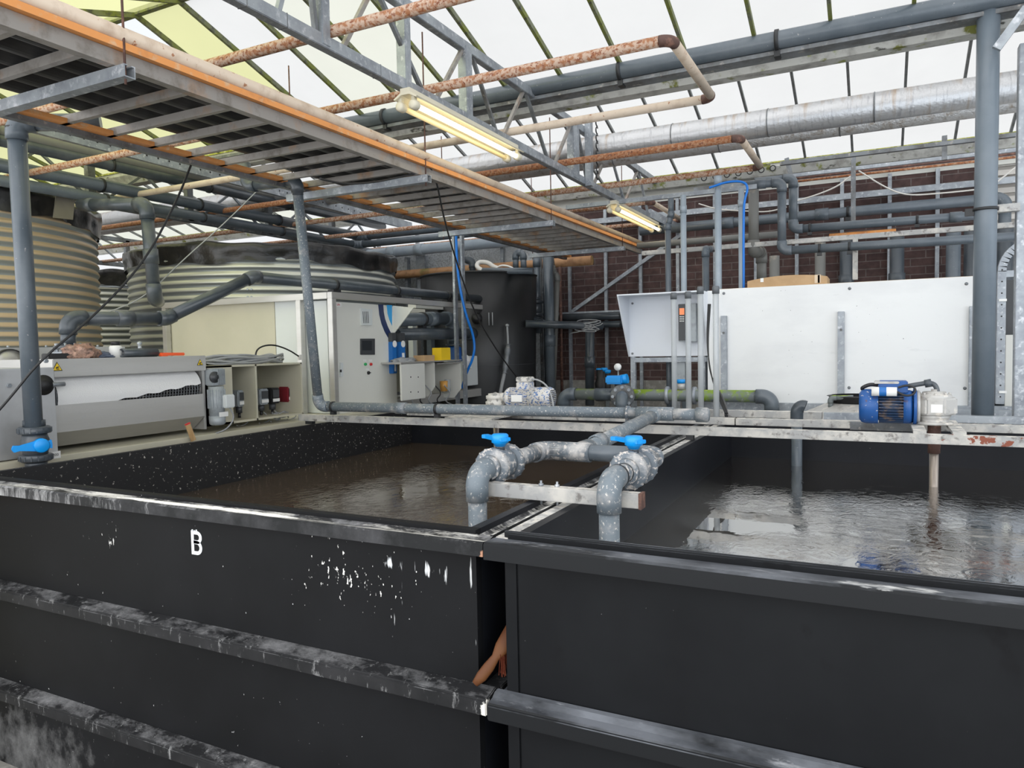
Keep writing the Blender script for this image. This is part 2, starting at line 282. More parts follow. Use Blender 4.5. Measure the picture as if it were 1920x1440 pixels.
def corr(name, base, crest, zpitch):
    """galvanised sheet: a second colour follows the upper side of each corrugation crest"""
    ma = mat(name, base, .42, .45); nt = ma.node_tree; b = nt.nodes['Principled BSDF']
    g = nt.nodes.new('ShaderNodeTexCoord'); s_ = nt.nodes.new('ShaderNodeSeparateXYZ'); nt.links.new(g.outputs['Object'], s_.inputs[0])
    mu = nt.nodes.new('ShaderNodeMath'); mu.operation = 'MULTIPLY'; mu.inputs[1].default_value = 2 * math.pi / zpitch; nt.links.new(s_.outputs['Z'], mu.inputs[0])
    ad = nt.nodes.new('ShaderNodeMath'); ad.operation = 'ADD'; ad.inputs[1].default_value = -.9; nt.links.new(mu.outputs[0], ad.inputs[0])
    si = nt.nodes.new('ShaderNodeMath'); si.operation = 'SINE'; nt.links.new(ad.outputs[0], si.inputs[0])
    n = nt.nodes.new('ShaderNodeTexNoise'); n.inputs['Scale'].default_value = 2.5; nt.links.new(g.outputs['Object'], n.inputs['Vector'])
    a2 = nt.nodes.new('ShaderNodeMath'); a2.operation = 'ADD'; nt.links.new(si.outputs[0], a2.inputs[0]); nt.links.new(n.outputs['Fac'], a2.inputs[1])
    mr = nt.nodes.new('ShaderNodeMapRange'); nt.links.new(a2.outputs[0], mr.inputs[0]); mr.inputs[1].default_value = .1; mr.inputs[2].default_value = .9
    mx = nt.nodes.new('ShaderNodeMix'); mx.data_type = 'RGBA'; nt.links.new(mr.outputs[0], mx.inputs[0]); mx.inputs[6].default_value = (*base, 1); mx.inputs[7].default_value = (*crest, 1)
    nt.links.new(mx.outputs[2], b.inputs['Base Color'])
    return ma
PITCH = .076
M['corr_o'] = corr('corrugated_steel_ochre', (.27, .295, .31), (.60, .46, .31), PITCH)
M['corr_g'] = corr('corrugated_steel_olive', (.22, .24, .25), (.56, .56, .50), PITCH)

# ------------------------------------------------------------------ building tools
class MB:
    def __init__(s): s.v = []; s.f = []; s.sm = []
    def add(s, vs, fs, smooth=False):
        o = len(s.v); s.v += [V(v) for v in vs]; s.f += [tuple(i + o for i in f) for f in fs]; s.sm += [smooth] * len(fs)
    def box(s, a, b):
        x0, y0, z0 = a; x1, y1, z1 = b
        s.add([(x0, y0, z0), (x1, y0, z0), (x1, y1, z0), (x0, y1, z0), (x0, y0, z1), (x1, y0, z1), (x1, y1, z1), (x0, y1, z1)],
              [(0, 3, 2, 1), (4, 5, 6, 7), (0, 1, 5, 4), (1, 2, 6, 5), (2, 3, 7, 6), (3, 0, 4, 7)]); return s
    def bar(s, p, q, w, h, upv=(0, 0, 1)):
        """box beam from p to q: w sideways, h along upv"""
        p, q = V(p), V(q); d = (q - p).normalized(); u = V(upv)
        if abs(d.dot(u)) > .98: u = V((0, 1, 0))
        sd = d.cross(u).normalized(); u = sd.cross(d).normalized()
        vs = []
        for c in (p, q):
            for a, b in ((-1, -1), (1, -1), (1, 1), (-1, 1)): vs.append(c + sd * a * w / 2 + u * b * h / 2)
        s.add(vs, [(0, 1, 2, 3), (7, 6, 5, 4), (0, 4, 5, 1), (1, 5, 6, 2), (2, 6, 7, 3), (3, 7, 4, 0)]); return s
    def prof(s, p, q, pts, upv=(0, 0, 1)):
        """extrude a 2-D profile (side, up) from p to q"""
        p, q = V(p), V(q); d = (q - p).normalized(); u = V(upv)
        if abs(d.dot(u)) > .98: u = V((0, 1, 0))
        sd = d.cross(u).normalized(); u = sd.cross(d).normalized(); n = len(pts)
        vs = [c + sd * a + u * b for c in (p, q) for a, b in pts]
        s.add(vs, [tuple(range(n)), tuple(range(2 * n - 1, n - 1, -1))] + [(i, i + n, (i + 1) % n + n, (i + 1) % n) for i in range(n)]); return s
    def cyl(s, p, q, r, n=20, r2=None, caps=True):
        p, q = V(p), V(q); d = (q - p).normalized(); a = V((0, 0, 1)) if abs(d.z) < .9 else V((1, 0, 0))
        x = d.cross(a).normalized(); y = d.cross(x); r2 = r if r2 is None else r2
        vs = [c + (x * math.cos(t) + y * math.sin(t)) * rr for c, rr in ((p, r), (q, r2)) for t in [2 * math.pi * i / n for i in range(n)]]
        s.add(vs, [(i, (i + 1) % n, (i + 1) % n + n, i + n) for i in range(n)], True)
        if caps: s.add(vs, [tuple(range(n - 1, -1, -1)), tuple(range(n, 2 * n))])
        return s
    def rev(s, p, ax, prof, n=28):
        """revolve (dist along axis, radius) pairs"""
        p = V(p); d = V(ax).normalized(); a = V((0, 0, 1)) if abs(d.z) < .9 else V((1, 0, 0))
        x = d.cross(a).normalized(); y = d.cross(x); vs = []
        for t, r in prof:
            for i in range(n):
                g = 2 * math.pi * i / n; vs.append(p + d * t + (x * math.cos(g) + y * math.sin(g)) * max(r, 1e-5))
        for k in range(len(prof) - 1):
            (t0, r0), (t1, r1) = prof[k], prof[k + 1]
        s.add(vs, [(k * n + i, k * n + (i + 1) % n, (k + 1) * n + (i + 1) % n, (k + 1) * n + i) for k in range(len(prof) - 1) for i in range(n)], True)
        return s
    def tube(s, pts, r, n=12, cap=True, rfun=None):
        pts = [V(p) for p in pts]; k = len(pts); T = []
        for i in range(k):
            T.append(((pts[min(i + 1, k - 1)] - pts[max(i - 1, 0)])).normalized())
        a = V((0, 0, 1)) if abs(T[0].z) < .9 else V((1, 0, 0)); x = T[0].cross(a).normalized(); vs = []
        for i in range(k):
            x = (x - T[i] * x.dot(T[i])).normalized(); y = T[i].cross(x); rr = rfun(i / (k - 1)) if rfun else r
            vs += [pts[i] + (x * math.cos(2 * math.pi * j / n) + y * math.sin(2 * math.pi * j / n)) * rr for j in range(n)]
        s.add(vs, [(i * n + j, i * n + (j + 1) % n, (i + 1) * n + (j + 1) % n, (i + 1) * n + j) for i in range(k - 1) for j in range(n)], True)
        if cap: s.add(vs[:n] + vs[-n:], [tuple(range(n - 1, -1, -1)), tuple(range(n, 2 * n))])
        return s
    def poly(s, pts, th):
        """flat outline pushed to a thickness vector th"""
        n = len(pts); th = V(th); vs = [V(p) for p in pts] + [V(p) + th for p in pts]
        s.add(vs, [tuple(range(n)), tuple(range(2 * n - 1, n - 1, -1))] + [(i, (i + 1) % n, (i + 1) % n + n, i + n) for i in range(n)]); return s
    def build(s, name, ma, parent=None, bev=0, kind=None, xf=None):
        me = bpy.data.meshes.new(name); off = V((0, 0, 0)); q = parent
        while q is not None: off += q.location; q = q.parent
        me.from_pydata([tuple(v - off) for v in s.v], [], s.f); me.update()
        for p, k in zip(me.polygons, s.sm): p.use_smooth = k
        bm = bmesh.new(); bm.from_mesh(me); bmesh.ops.remove_doubles(bm, verts=bm.verts, dist=1e-5)
        bmesh.ops.recalc_face_normals(bm, faces=bm.faces)
        if bev:
            es = [e for e in bm.edges if len(e.link_faces) == 2 and e.calc_face_angle(0) > .7 and not e.link_faces[0].smooth]
            try: bmesh.ops.bevel(bm, geom=es, offset=bev, segments=2, affect='EDGES', clamp_overlap=True)
            except Exception: pass
        bm.to_mesh(me); bm.free()
        me.materials.append(M[ma] if isinstance(ma, str) else ma)
        o = bpy.data.objects.new(name, me); COL.objects.link(o); o.parent = parent
        if kind: o['kind'] = kind
        return o

def thing(name, label, cat, loc=(0, 0, 0), group=None):
    o = bpy.data.objects.new(name, None); COL.objects.link(o); o.location = V(loc); o['label'] = label; o['category'] = cat
    o.empty_display_size = .05
    if group: o['group'] = group
    return o
def tag(o, label, cat, group=None):
    o['label'] = label; o['category'] = cat
    if group: o['group'] = group
    return o
def one(name, mb, ma, label, cat, group=None, bev=0):
    """a thing that is a single mesh"""
    return tag(mb.build(name, ma, None, bev), label, cat, group)
def struct(name, mb, ma, bev=0): return mb.build(name, ma, None, bev, kind='structure')
def lerp(a, b, t): return V(a) + (V(b) - V(a)) * t
def copy_tree(o, parent=None):
    c = o.copy(); COL.objects.link(c)
    if parent is not None: c.parent = parent
    for ch in list(o.children): copy_tree(ch, c)
    return c
def arc3(p0, p1, p2, R, n=8):
    """fillet at p1"""
    p0, p1, p2 = V(p0), V(p1), V(p2); a = (p0 - p1).normalized(); b = (p2 - p1).normalized(); ang = a.angle(b)
    t = R / math.tan(ang / 2); t = min(t, (p0 - p1).length * .49, (p2 - p1).length * .49); Rr = t * math.tan(ang / 2)
    c = p1 + (a + b).normalized() * (Rr / math.sin(ang / 2)); s_, e_ = p1 + a * t, p1 + b * t
    u = (s_ - c); w = (e_ - c); th = u.angle(w); out = []
    for i in range(n + 1):
        f = i / n; out.append(c + (u * math.sin((1 - f) * th) + w * math.sin(f * th)) / math.sin(th))
    return out
def smooth_path(pts, it=3):
    pts = [V(p) for p in pts]
    for _ in range(it):
        q = [pts[0]]
        for a, b in zip(pts, pts[1:]): q += [a * .75 + b * .25, a * .25 + b * .75]
        q.append(pts[-1]); pts = q
    return pts

def pipe_run(label, pts, r, ma='pvc', cat='pipe', name='pipe_run', group=None, sockets=True, ema=None, br=1.6, clamps=(), couplings=(), cap_end=False, n=20):
    """plastic pipe: straight lengths, socketed elbows, couplings, clamps"""
    pts = [V(p) for p in pts]; t = thing(name, label, cat, pts[0], group); ema = ema or ma
    starts = [pts[0]]; cur = pts[0]
    for i in range(1, len(pts)):
        if i < len(pts) - 1:
            a = arc3(pts[i - 1], pts[i], pts[i + 1], r * br, 10)
            MB().cyl(cur, a[0], r, n).build('pipe', ma, t)
            e = MB(); R2 = r * (1.17 if sockets else 1.0)
            d0 = (a[0] - pts[i - 1]).normalized(); d1 = (pts[i + 1] - a[-1]).normalized()
            k = r * .9 if sockets else 0.001
            e.tube([a[0] - d0 * k] + a + [a[-1] + d1 * k], R2, n).build('elbow', ema, t)
            cur = a[-1]
        else:
            MB().cyl(cur, pts[i], r, n).build('pipe', ma, t)
    if cap_end:
        d = (pts[-1] - pts[-2]).normalized()
        MB().rev(pts[-1] - d * r, d, [(0, 0), (0, r * 1.18), (r * 1.5, r * 1.18), (r * 1.9, r * 1.0), (r * 2.05, r * .6), (r * 2.1, 0)]).build('end_cap', ema, t)
    for seg, f in couplings:
        p = lerp(pts[seg], pts[seg + 1], f); d = (pts[seg + 1] - pts[seg]).normalized()
        MB().rev(p - d * r * 1.2, d, [(0, r), (0, r * 1.17), (r * 2.4, r * 1.17), (r * 2.4, r)]).build('coupling', ema, t)
    for seg, f in clamps:
        p = lerp(pts[seg], pts[seg + 1], f); d = (pts[seg + 1] - pts[seg]).normalized()
        c = MB().rev(p - d * r * .25, d, [(0, r), (0, r * 1.14), (r * .5, r * 1.14), (r * .5, r)])
        if abs(d.z) < .7: c.box(p - V((r * .5, r * .5, r * 1.7)), p + V((r * .5, r * .5, -r * .98)))
        c.build('clamp', 'gasket', t)
    return t

# ------------------------------------------------------------------ the building
ZG, ZR, YG, HW, SL = 3.60, 4.17, 5.17, 1.6, .57 / 1.6
struct('floor', MB().box((-16, -3, -.05), (6, 9, 0)), 'concrete')
# roof: panes of three bays, glazing bars every .4455 m
XB = [-.28 + .4455 * k for k in range(-32, 12)]
rmats = ['pane', 'pane_y', 'pane_g', 'pane_clear']
def roof_slope(name, y0, z0, y1, z1, pick):
    me = bpy.data.meshes.new(name); vs = []; fs = []; mi = []
    for i in range(len(XB) - 1):
        for a, b in ((0, 1),):
            o = len(vs); vs += [(XB[i], y0, z0), (XB[i + 1], y0, z0), (XB[i + 1], y1, z1), (XB[i], y1, z1)]; fs.append((o, o + 1, o + 2, o + 3)); mi.append(pick(XB[i] + .22))
    me.from_pydata(vs, [], fs)
    for k in rmats: me.materials.append(M[k])
    for p, k in zip(me.polygons, mi): p.material_index = k
    o = bpy.data.objects.new(name, me); COL.objects.link(o); o['kind'] = 'structure'
bay = 2 * HW
y_g = [YG - 2 * bay, YG - bay, YG, YG + bay]
def pk(slope):
    def f(x):
        if slope == 'f1': return 3 if -5.2 < x < -4.76 else 1 if -4.76 < x < -4.31 else 1 if x < -5.2 else 2 if -3.9 < x < -3.0 else 0
        if slope == 'r1': return 1 if x < -2.5 else 0
        if slope == 'f2': return 0 if x > -7.6 else 2
        return 0
    return f
roof_slope('ceiling', y_g[1], ZG + .04, y_g[1] + HW, ZR, pk('r1'))
roof_slope('ceiling', y_g[1] + HW, ZR, y_g[2], ZG + .04, pk('f1'))
roof_slope('ceiling', y_g[2], ZG + .04, y_g[2] + HW, ZR, pk('x'))
roof_slope('ceiling', y_g[2] + HW, ZR, y_g[3], ZG + .04, pk('f2'))
roof_slope('ceiling', y_g[0], ZG + .04, y_g[0] + HW, ZR, pk('x'))
roof_slope('ceiling', y_g[0] + HW, ZR, y_g[1], ZG + .04, pk('x'))
tn = [0]
def trim(mb, ma):
    tn[0] += 1; return struct('trim_%d' % tn[0], mb, ma)
def bars(y0, z0, y1, z1, ma, w, h, xs, dx=0):
    tn[0] += 1
    o = None
    for x in xs:
        if o is None:
            o = MB().bar((0, y0, z0 - h / 2), (0, y1, z1 - h / 2), w, h).build('trim_%d' % tn[0], ma, None, kind='structure'); o.location.x = x + dx
        else:
            tn[0] += 1
            c = o.copy(); c.name = 'trim_%d' % tn[0]; c.location.x = x + dx; COL.objects.link(c)
vis = [x for x in XB if -14 < x < 3]
bars(YG - bay, ZG + .04, YG - HW, ZR, 'moss_bar', .022, .035, [x for x in vis if x < 2])
bars(YG - HW, ZR, YG, ZG + .04, 'moss_bar', .022, .035, vis)
bars(YG, ZG + .04, YG + HW, ZR, 'grey_bar', .018, .02, vis, .02)
bars(YG + HW, ZR, YG + bay, ZG + .04, 'grey_bar', .022, .03, vis, .02)
bars(YG - bay - HW, ZR, YG - bay, ZG + .04, 'grey_bar', .022, .03, [x for x in vis if x > -8])
trim(MB().bar((-14, YG - HW, ZR), (4, YG - HW, ZR), .04, .045), 'moss_bar')
trim(MB().cyl((-14, YG + HW, ZR - .02), (4, YG + HW, ZR - .02), .026), 'grey_bar')
gp = [(-.10, .07), (-.105, .03), (-.055, -.05), (.055, -.05), (.105, .03), (.10, .07), (.085, .07), (.045, -.035), (-.045, -.035), (-.085, .07)]
for yy in (YG - bay, YG, YG + bay):
    trim(MB().prof((-14, yy, ZG - .03), (4, yy, ZG - .03), gp), 'gutter'); trim(MB().box((-14, yy - .112, ZG + .036), (4, yy - .085, ZG + .052)), 'moss')
# walls
YW = 8.46
struct('wall_back', MB().box((-3.75, YW, 0), (.86, YW + .2, 3.42)), 'brick')
struct('wall_back_upper', MB().box((-3.75, YW - .01, 3.40), (4, YW + .15, 3.58)), 'cab')
struct('wall_back_plinth', MB().box((-3.75, YW - .03, 0), (.86, YW, 1.32)), 'concrete')
struct('wall_back_left', MB().box((-14, YW, 0), (-3.75, YW + .1, 3.1)), 'frost')
struct('wall_left', MB().box((-14.05, -1, 0), (-14, 8.5, 3.5)), 'pane')
struct('wall_right', MB().box((3.6, -1, .3), (3.61, 8.4, 3.5)), 'pane_clear')
lv = MB()
for i in range(40): lv.bar((.95, YW + .05, .1 + i * .085), (3.6, YW + .05, .1 + i * .085), .03, .05)
lv.box((.86, YW + .1, 0), (3.6, YW + .14, 3.42))
struct('wall_back_right', lv, 'louvre')
# slender mullions on the brick wall, and their rail
for x in (-3.42, -2.95, -2.52, -2.08, -1.66, -1.22, -.80, -.36, .08, .50, .88):
    trim(MB().box((x - .018, YW - .06, .3), (x + .018, YW - .02, 3.42)), 'steel')
for z in (2.13, 3.23):
    trim(MB().box((-3.7, YW - .1, z - .03), (3.4, YW - .06, z + .03)), 'steel')
trim(MB().bar((-3.4, YW - .09, 2.15), (-2.0, YW - .09, 3.0), .04, .04), 'steel')
for x in (-4.35, -5.0, -5.65, -6.3, -6.95, -7.6, -8.25, -8.9):
    trim(MB().box((x - .02, YW - .06, .3), (x + .02, YW - .02, 3.4)), 'steel')
for z in (2.45, 2.75, 3.05):
    trim(MB().box((-14, YW - .1, z - .02), (-3.7, YW - .06, z + .02)), 'steel')

def text(s_, parent, ma, p, xdir, updir, h, wide=1.0, name='lettering', th=.0006, bold=0.0):
    cu = bpy.data.curves.new(name, 'FONT'); cu.body = s_; cu.size = 1.0; cu.extrude = 0; cu.align_x = 'CENTER'; cu.align_y = 'CENTER'; cu.offset = bold
    tmp = bpy.data.objects.new(name, cu); COL.objects.link(tmp)
    dg = bpy.context.evaluated_depsgraph_get(); me = bpy.data.meshes.new_from_object(tmp.evaluated_get(dg))
    bpy.data.objects.remove(tmp)
    X = V(xdir).normalized(); Y = V(updir).normalized(); N = X.cross(Y).normalized(); off = V((0, 0, 0)); q = parent
    while q is not None: off += q.location; q = q.parent
    k = h / .72
    for v in me.vertices: v.co = V(p) + X * v.co.x * k * wide + Y * v.co.y * k + N * th - off
    me.materials.clear(); me.materials.append(M[ma]); o = bpy.data.objects.new(name, me); COL.objects.link(o); o.parent = parent
    return o

# ------------------------------------------------------------------ the two black tanks
YF, YR = 1.74, 1.68
B0, B1, BY = -3.56, -1.0, 5.13          # outer faces of tank B
C0, C1, CY = -.898, 1.70, 4.93
t = thing('process_tank', 'black plastic tank with the white letter B and powder on its rim', 'tank', (B0, YF, 0))
w = MB(); w.box((B0, YF, 0), (B1, YF + .03, 1.243)); w.build('front_wall', 'hdpe_b', t)
MB().box((B1 - .03, YF + .03, 0), (B1, BY, 1.243)).build('side_wall', 'hdpe_in', t)
MB().box((B0, YF + .03, 0), (B0 + .03, BY, 1.235)).build('side_wall', 'hdpe_in_dusty', t)
MB().box((B0 + .03, BY - .03, 0), (B1 - .03, BY, 1.235)).build('back_wall', 'hdpe_in', t)
MB().box((B0 + .03, YF + .03, .05), (B1 - .03, BY - .03, .09)).build('tank_floor', 'hdpe', t)
rm = MB()
rm.prof((B0 - .06, YR, 1.19), (B1 + .055, YR, 1.19), [(0, 0), (0, .034), (-.006, .04), (-.035, .036), (-.062, .042), (-.062, 0)])
rm.build('rim', 'rim_b', t)
MB().box((B0 - .06, YF, 1.19), (B0, BY, 1.225)).build('rim', 'rim_b', t)
rs = MB().prof((B1 + .055, YF, 1.19), (B1 + .055, BY, 1.19), [(0, 0), (0, .045), (-.008, .045), (-.011, .030), (-.045, .030), (-.055, .036), (-.055, 0)])
rs.build('rim', 'rim_b', t)
MB().box((B0, BY, 1.19), (B1 + .055, BY + .06, 1.23)).build('rim', 'rim_b', t)
for z in (.752, .32):
    r_ = MB().prof((B0 - .06, YR, z), (B1 + .055, YR, z), [(0, 0), (0, .040), (-.006, .045), (-.062, .058), (-.062, 0)])
    r_.box((B1, YF, z), (B1 + .055, BY, z + .045)); r_.build('reinforcing_rib', 'rib_b', t, .003)
c = AY(369, 1018, YF)
def letter_b(cx_, cz_, w_, h_, sw, y_):
    """the stencilled B: stem and two bowls, its top edge run by a drip"""
    mb = MB(); x0 = cx_ - w_ / 2; z0 = cz_ - h_ / 2; zm = cz_ + h_ * .03
    mb.box((x0, y_ - .0012, z0), (x0 + sw, y_, z0 + h_))
    for za, zb in ((z0, zm + sw * .45), (zm - sw * .45, z0 + h_)):
        R = (zb - za) / 2; zc = (za + zb) / 2; xr = x0 + w_ - R; n = 14; outer = [(x0 + sw * .9, zb)]; inner = []
        rr = R - sw
        for i in range(n + 1):
            g = math.pi / 2 - math.pi * i / n; outer.append((xr + R * math.cos(g), zc + R * math.sin(g))); inner.append((xr + rr * math.cos(g), zc + rr * math.sin(g)))
        outer.append((x0 + sw * .9, za)); inner = [(x0 + sw * .9, zb - sw)] + inner + [(x0 + sw * .9, za + sw)]
        for i in range(len(outer) - 1): mb.poly([(outer[i][0], y_, outer[i][1]), (outer[i + 1][0], y_, outer[i + 1][1]), (inner[i + 1][0], y_, inner[i + 1][1]), (inner[i][0], y_, inner[i][1])], (0, -.0012, 0))
    for dx, dz in ((.004, .004), (.014, .002), (.024, .005)): mb.box((x0 + dx, y_ - .0012, z0 + h_ - .001), (x0 + dx + .006, y_, z0 + h_ + dz))
    return mb
letter_b(c.x, c.z, .052, .084, .0125, YF).build('letter_mark', 'paint_white', t)
pw = MB()
random.seed(3)
for (x0, x1, hh) in ((-2.55, -1.62, .008),):
    n = 60; vs = []
    for i in range(n + 1):
        x = x0 + (x1 - x0) * i / n; wv = .010 + .010 * math.sin(i * .33) ** 2 * (1 if i % 7 else .6); e_ = min(1, i / 14, (n - i) / 5); cyy = 1.712 + .004 * math.sin(i * .21)
        for j, (a, b) in enumerate(((-1, 0), (-.5, .8), (0, 1), (.5, .7), (1, 0))): vs.append((x, cyy + a * wv * (.3 + e_ * .7), 1.2275 + b * hh * e_ * (.6 + .4 * random.random())))
    pw.add(vs, [(i * 5 + j, (i + 1) * 5 + j, (i + 1) * 5 + j + 1, i * 5 + j + 1) for i in range(n) for j in range(4)], True)
o = pw.build('spilled_powder', 'powder'); o['kind'] = 'stuff'; tag(o, 'streak of spilled white powder lying on the front rim of tank B', 'powder')

t = thing('process_tank', 'unmarked black plastic tank on the right with dark water inside', 'tank', (C0, YF, 0))
MB().box((C0, YF, 0), (C1, YF + .03, 1.242)).build('front_wall', 'hdpe', t)
MB().box((C0 - .012, YF - .004, 0), (C0 + .028, YF + .02, 1.19)).build('corner_bead', 'hdpe', t, .004)
MB().box((C0, YF + .03, 0), (C0 + .03, CY, 1.233)).build('side_wall', 'hdpe_in', t)
MB().box((C1 - .03, YF + .03, 0), (C1, CY, 1.25)).build('side_wall', 'hdpe_in', t)
MB().box((C0 + .03, CY - .03, 0), (C1 - .03, CY, 1.235)).build('back_wall', 'hdpe_in', t)
MB().box((C0 + .03, YF + .03, .05), (C1 - .03, CY - .03, .09)).build('tank_floor', 'hdpe', t)
rm = MB().prof((C0 - .042, YR - .005, 1.185), (C1 + .06, YR - .005, 1.185), [(0, 0), (0, .040), (-.006, .046), (-.064, .044), (-.064, 0)]); rm.build('rim', 'rim_c', t)
MB().box((C0 - .015, YF + .004, 1.229), (C1, YF + .014, 1.250)).build('rim_lip', 'rim_c', t, .003)
MB().box((C0 - .042, YF + .0, 1.19), (C0, CY, 1.231)).build('rim', 'ledge_white', t, .003)
MB().box((C0, CY, 1.19), (C1, CY + .06, 1.235)).build('rim', 'rim_c', t)
for z in (.745, .31):
    r_ = MB().prof((C0 - .042, YR - .005, z), (C1 + .06, YR - .005, z), [(0, 0), (0, .042), (-.006, .048), (-.03, .052), (-.045, .062), (-.064, .064), (-.064, 0)])
    r_.box((C0 - .042, YF, z), (C0, CY, z + .045)); r_.build('reinforcing_rib', 'rim_c', t, .003)

def waterplane(x0, y0, x1, y1, z, ma, label):
    mb = MB(); mb.add([(x0, y0, z), (x1, y0, z), (x1, y1, z), (x0, y1, z)], [(0, 1, 2, 3)])
    o = mb.build('water', ma); o['kind'] = 'stuff'; tag(o, label, 'water')
waterplane(B0 + .03, YF + .03, B1 - .03, BY - .03, .955, 'water_b', 'brown cloudy water filling tank B')
waterplane(C0 + .03, YF + .03, C1 - .03, CY - .03, 1.0, 'water_c', 'dark reflecting water filling the right hand tank')

# ------------------------------------------------------------------ hand brush in the gap
p0 = AY(893, 1284, 1.70) + V((-.004, 0, .002)); p1 = AY(962, 1200, 1.82)
t = thing('hand_brush', 'wooden hand brush with rust-red bristles jammed between the two tanks', 'brush', p0)
pth = [p0, p0 + V((.014, .012, .018)), p0 + V((.030, .026, .042)), p0 + V((.044, .040, .066)), p0 + V((.056, .055, .088)), p0 + V((.072, .085, .115)), p0 + V((.080, .130, .150))]
wd_ = [.009, .015, .015, .011, .020, .027, .027]
hb = MB(); n = 14; vs = []
for i, p in enumerate(pth):
    d = (pth[min(i + 1, 6)] - pth[max(i - 1, 0)]).normalized(); sd = d.cross(V((0, 1, .2))).normalized(); uu = sd.cross(d)
    for j in range(n):
        g = 2 * math.pi * j / n; vs.append(p + sd * math.cos(g) * wd_[i] * 1.05 + uu * math.sin(g) * .0105)
hb.add(vs, [(i * n + j, i * n + (j + 1) % n, (i + 1) * n + (j + 1) % n, (i + 1) * n + j) for i in range(6) for j in range(n)], True)
hb.add(vs[:n], [tuple(range(n))]); hb.add(vs[-n:], [tuple(range(n))])
hb.build('handle', 'brush_wood', t)
br_ = MB(); c0 = pth[4]; random.seed(2)
for i in range(170):
    f = random.random(); q = lerp(pth[4], pth[6], f) + V((random.uniform(-.004, .006), random.uniform(-.02, .02), -.012))
    br_.cyl(q, q + V((random.uniform(.0, .016), random.uniform(-.018, .004), -.055 - random.random() * .012)), .0011, 4, caps=False)
br_.build('bristles', 'bristle', t)

# ------------------------------------------------------------------ beams lying across the tanks
def chan(p, q, w_, h_, th=.006):
    """hollow box look with a seam: rectangular tube"""
    return MB().bar(p, q, w_, h_)
YA = 3.90
t = thing('support_beam', 'long powder-dusted steel beam crossing both tanks nearest the camera, rust flaking at its right end', 'beam', (-3.66, YA, 1.255))
MB().box((-3.66, YA, 1.258), (1.9, YA + .045, 1.303)).build('beam_body', 'beam', t, .002)
MB().box((-3.60, YA + .005, 1.236), (-3.54, YA + .04, 1.258)).build('foot', 'gasket', t)
MB().box((-.93, YA + .005, 1.232), (-.89, YA + .04, 1.258)).build('foot', 'gasket', t)
YB = 4.42
for i, (x0, x1, lab) in enumerate(((-3.1, -.765, 'pale steel beam behind the long grey header pipe over tank B'), (-.757, -.145, 'short steel beam under the blue motor, between two cut joints'), (.20, 1.9, 'steel beam running right from the mixer gearbox'))):
    one('support_beam', MB().box((x0, YB, 1.262), (x1, YB + .05, 1.302)), 'beam', lab, 'beam', bev=.002)
for x0, x1 in ((-.145, .20),):
    one('support_beam', MB().box((x0, YB, 1.256), (x1, YB + .05, 1.298)), 'steel_dark', 'dark middle beam piece directly beneath motor and gearbox', 'beam')
one('support_beam', MB().box((-3.0, 4.90, 1.262), (-.32, 4.96, 1.305)), 'beam', 'beam resting on the far tank rims left of the cone lid', 'beam')
one('support_beam', MB().box((-.31, 4.90, 1.262), (1.9, 4.96, 1.302)), 'steel', 'beam resting on the far rim behind the blue motor', 'beam')
# bracket under the two feed elbows
t = thing('bracket_bar', 'short dusty steel bar carrying the two near elbows across the tank divider', 'bracket', (-1.2, 2.15, 1.25))
MB().box((-1.205, 2.13, 1.25), (-.645, 2.17, 1.295)).build('bar', 'beam', t, .002)
MB().box((-.652, 2.128, 1.248), (-.643, 2.172, 1.297)).build('end_face', 'rust_dark', t)
for px_ in (1014, 1049):
    q = AZ(px_, 911, 1.295); MB().cyl((q.x, 2.15, 1.235), (q.x, 2.15, 1.312), .004, 8).cyl((q.x, 2.15, 1.295), (q.x, 2.15, 1.303), .008, 6).build('bolt', 'steel', t)
q = AZ(1020, 940, 1.24); 
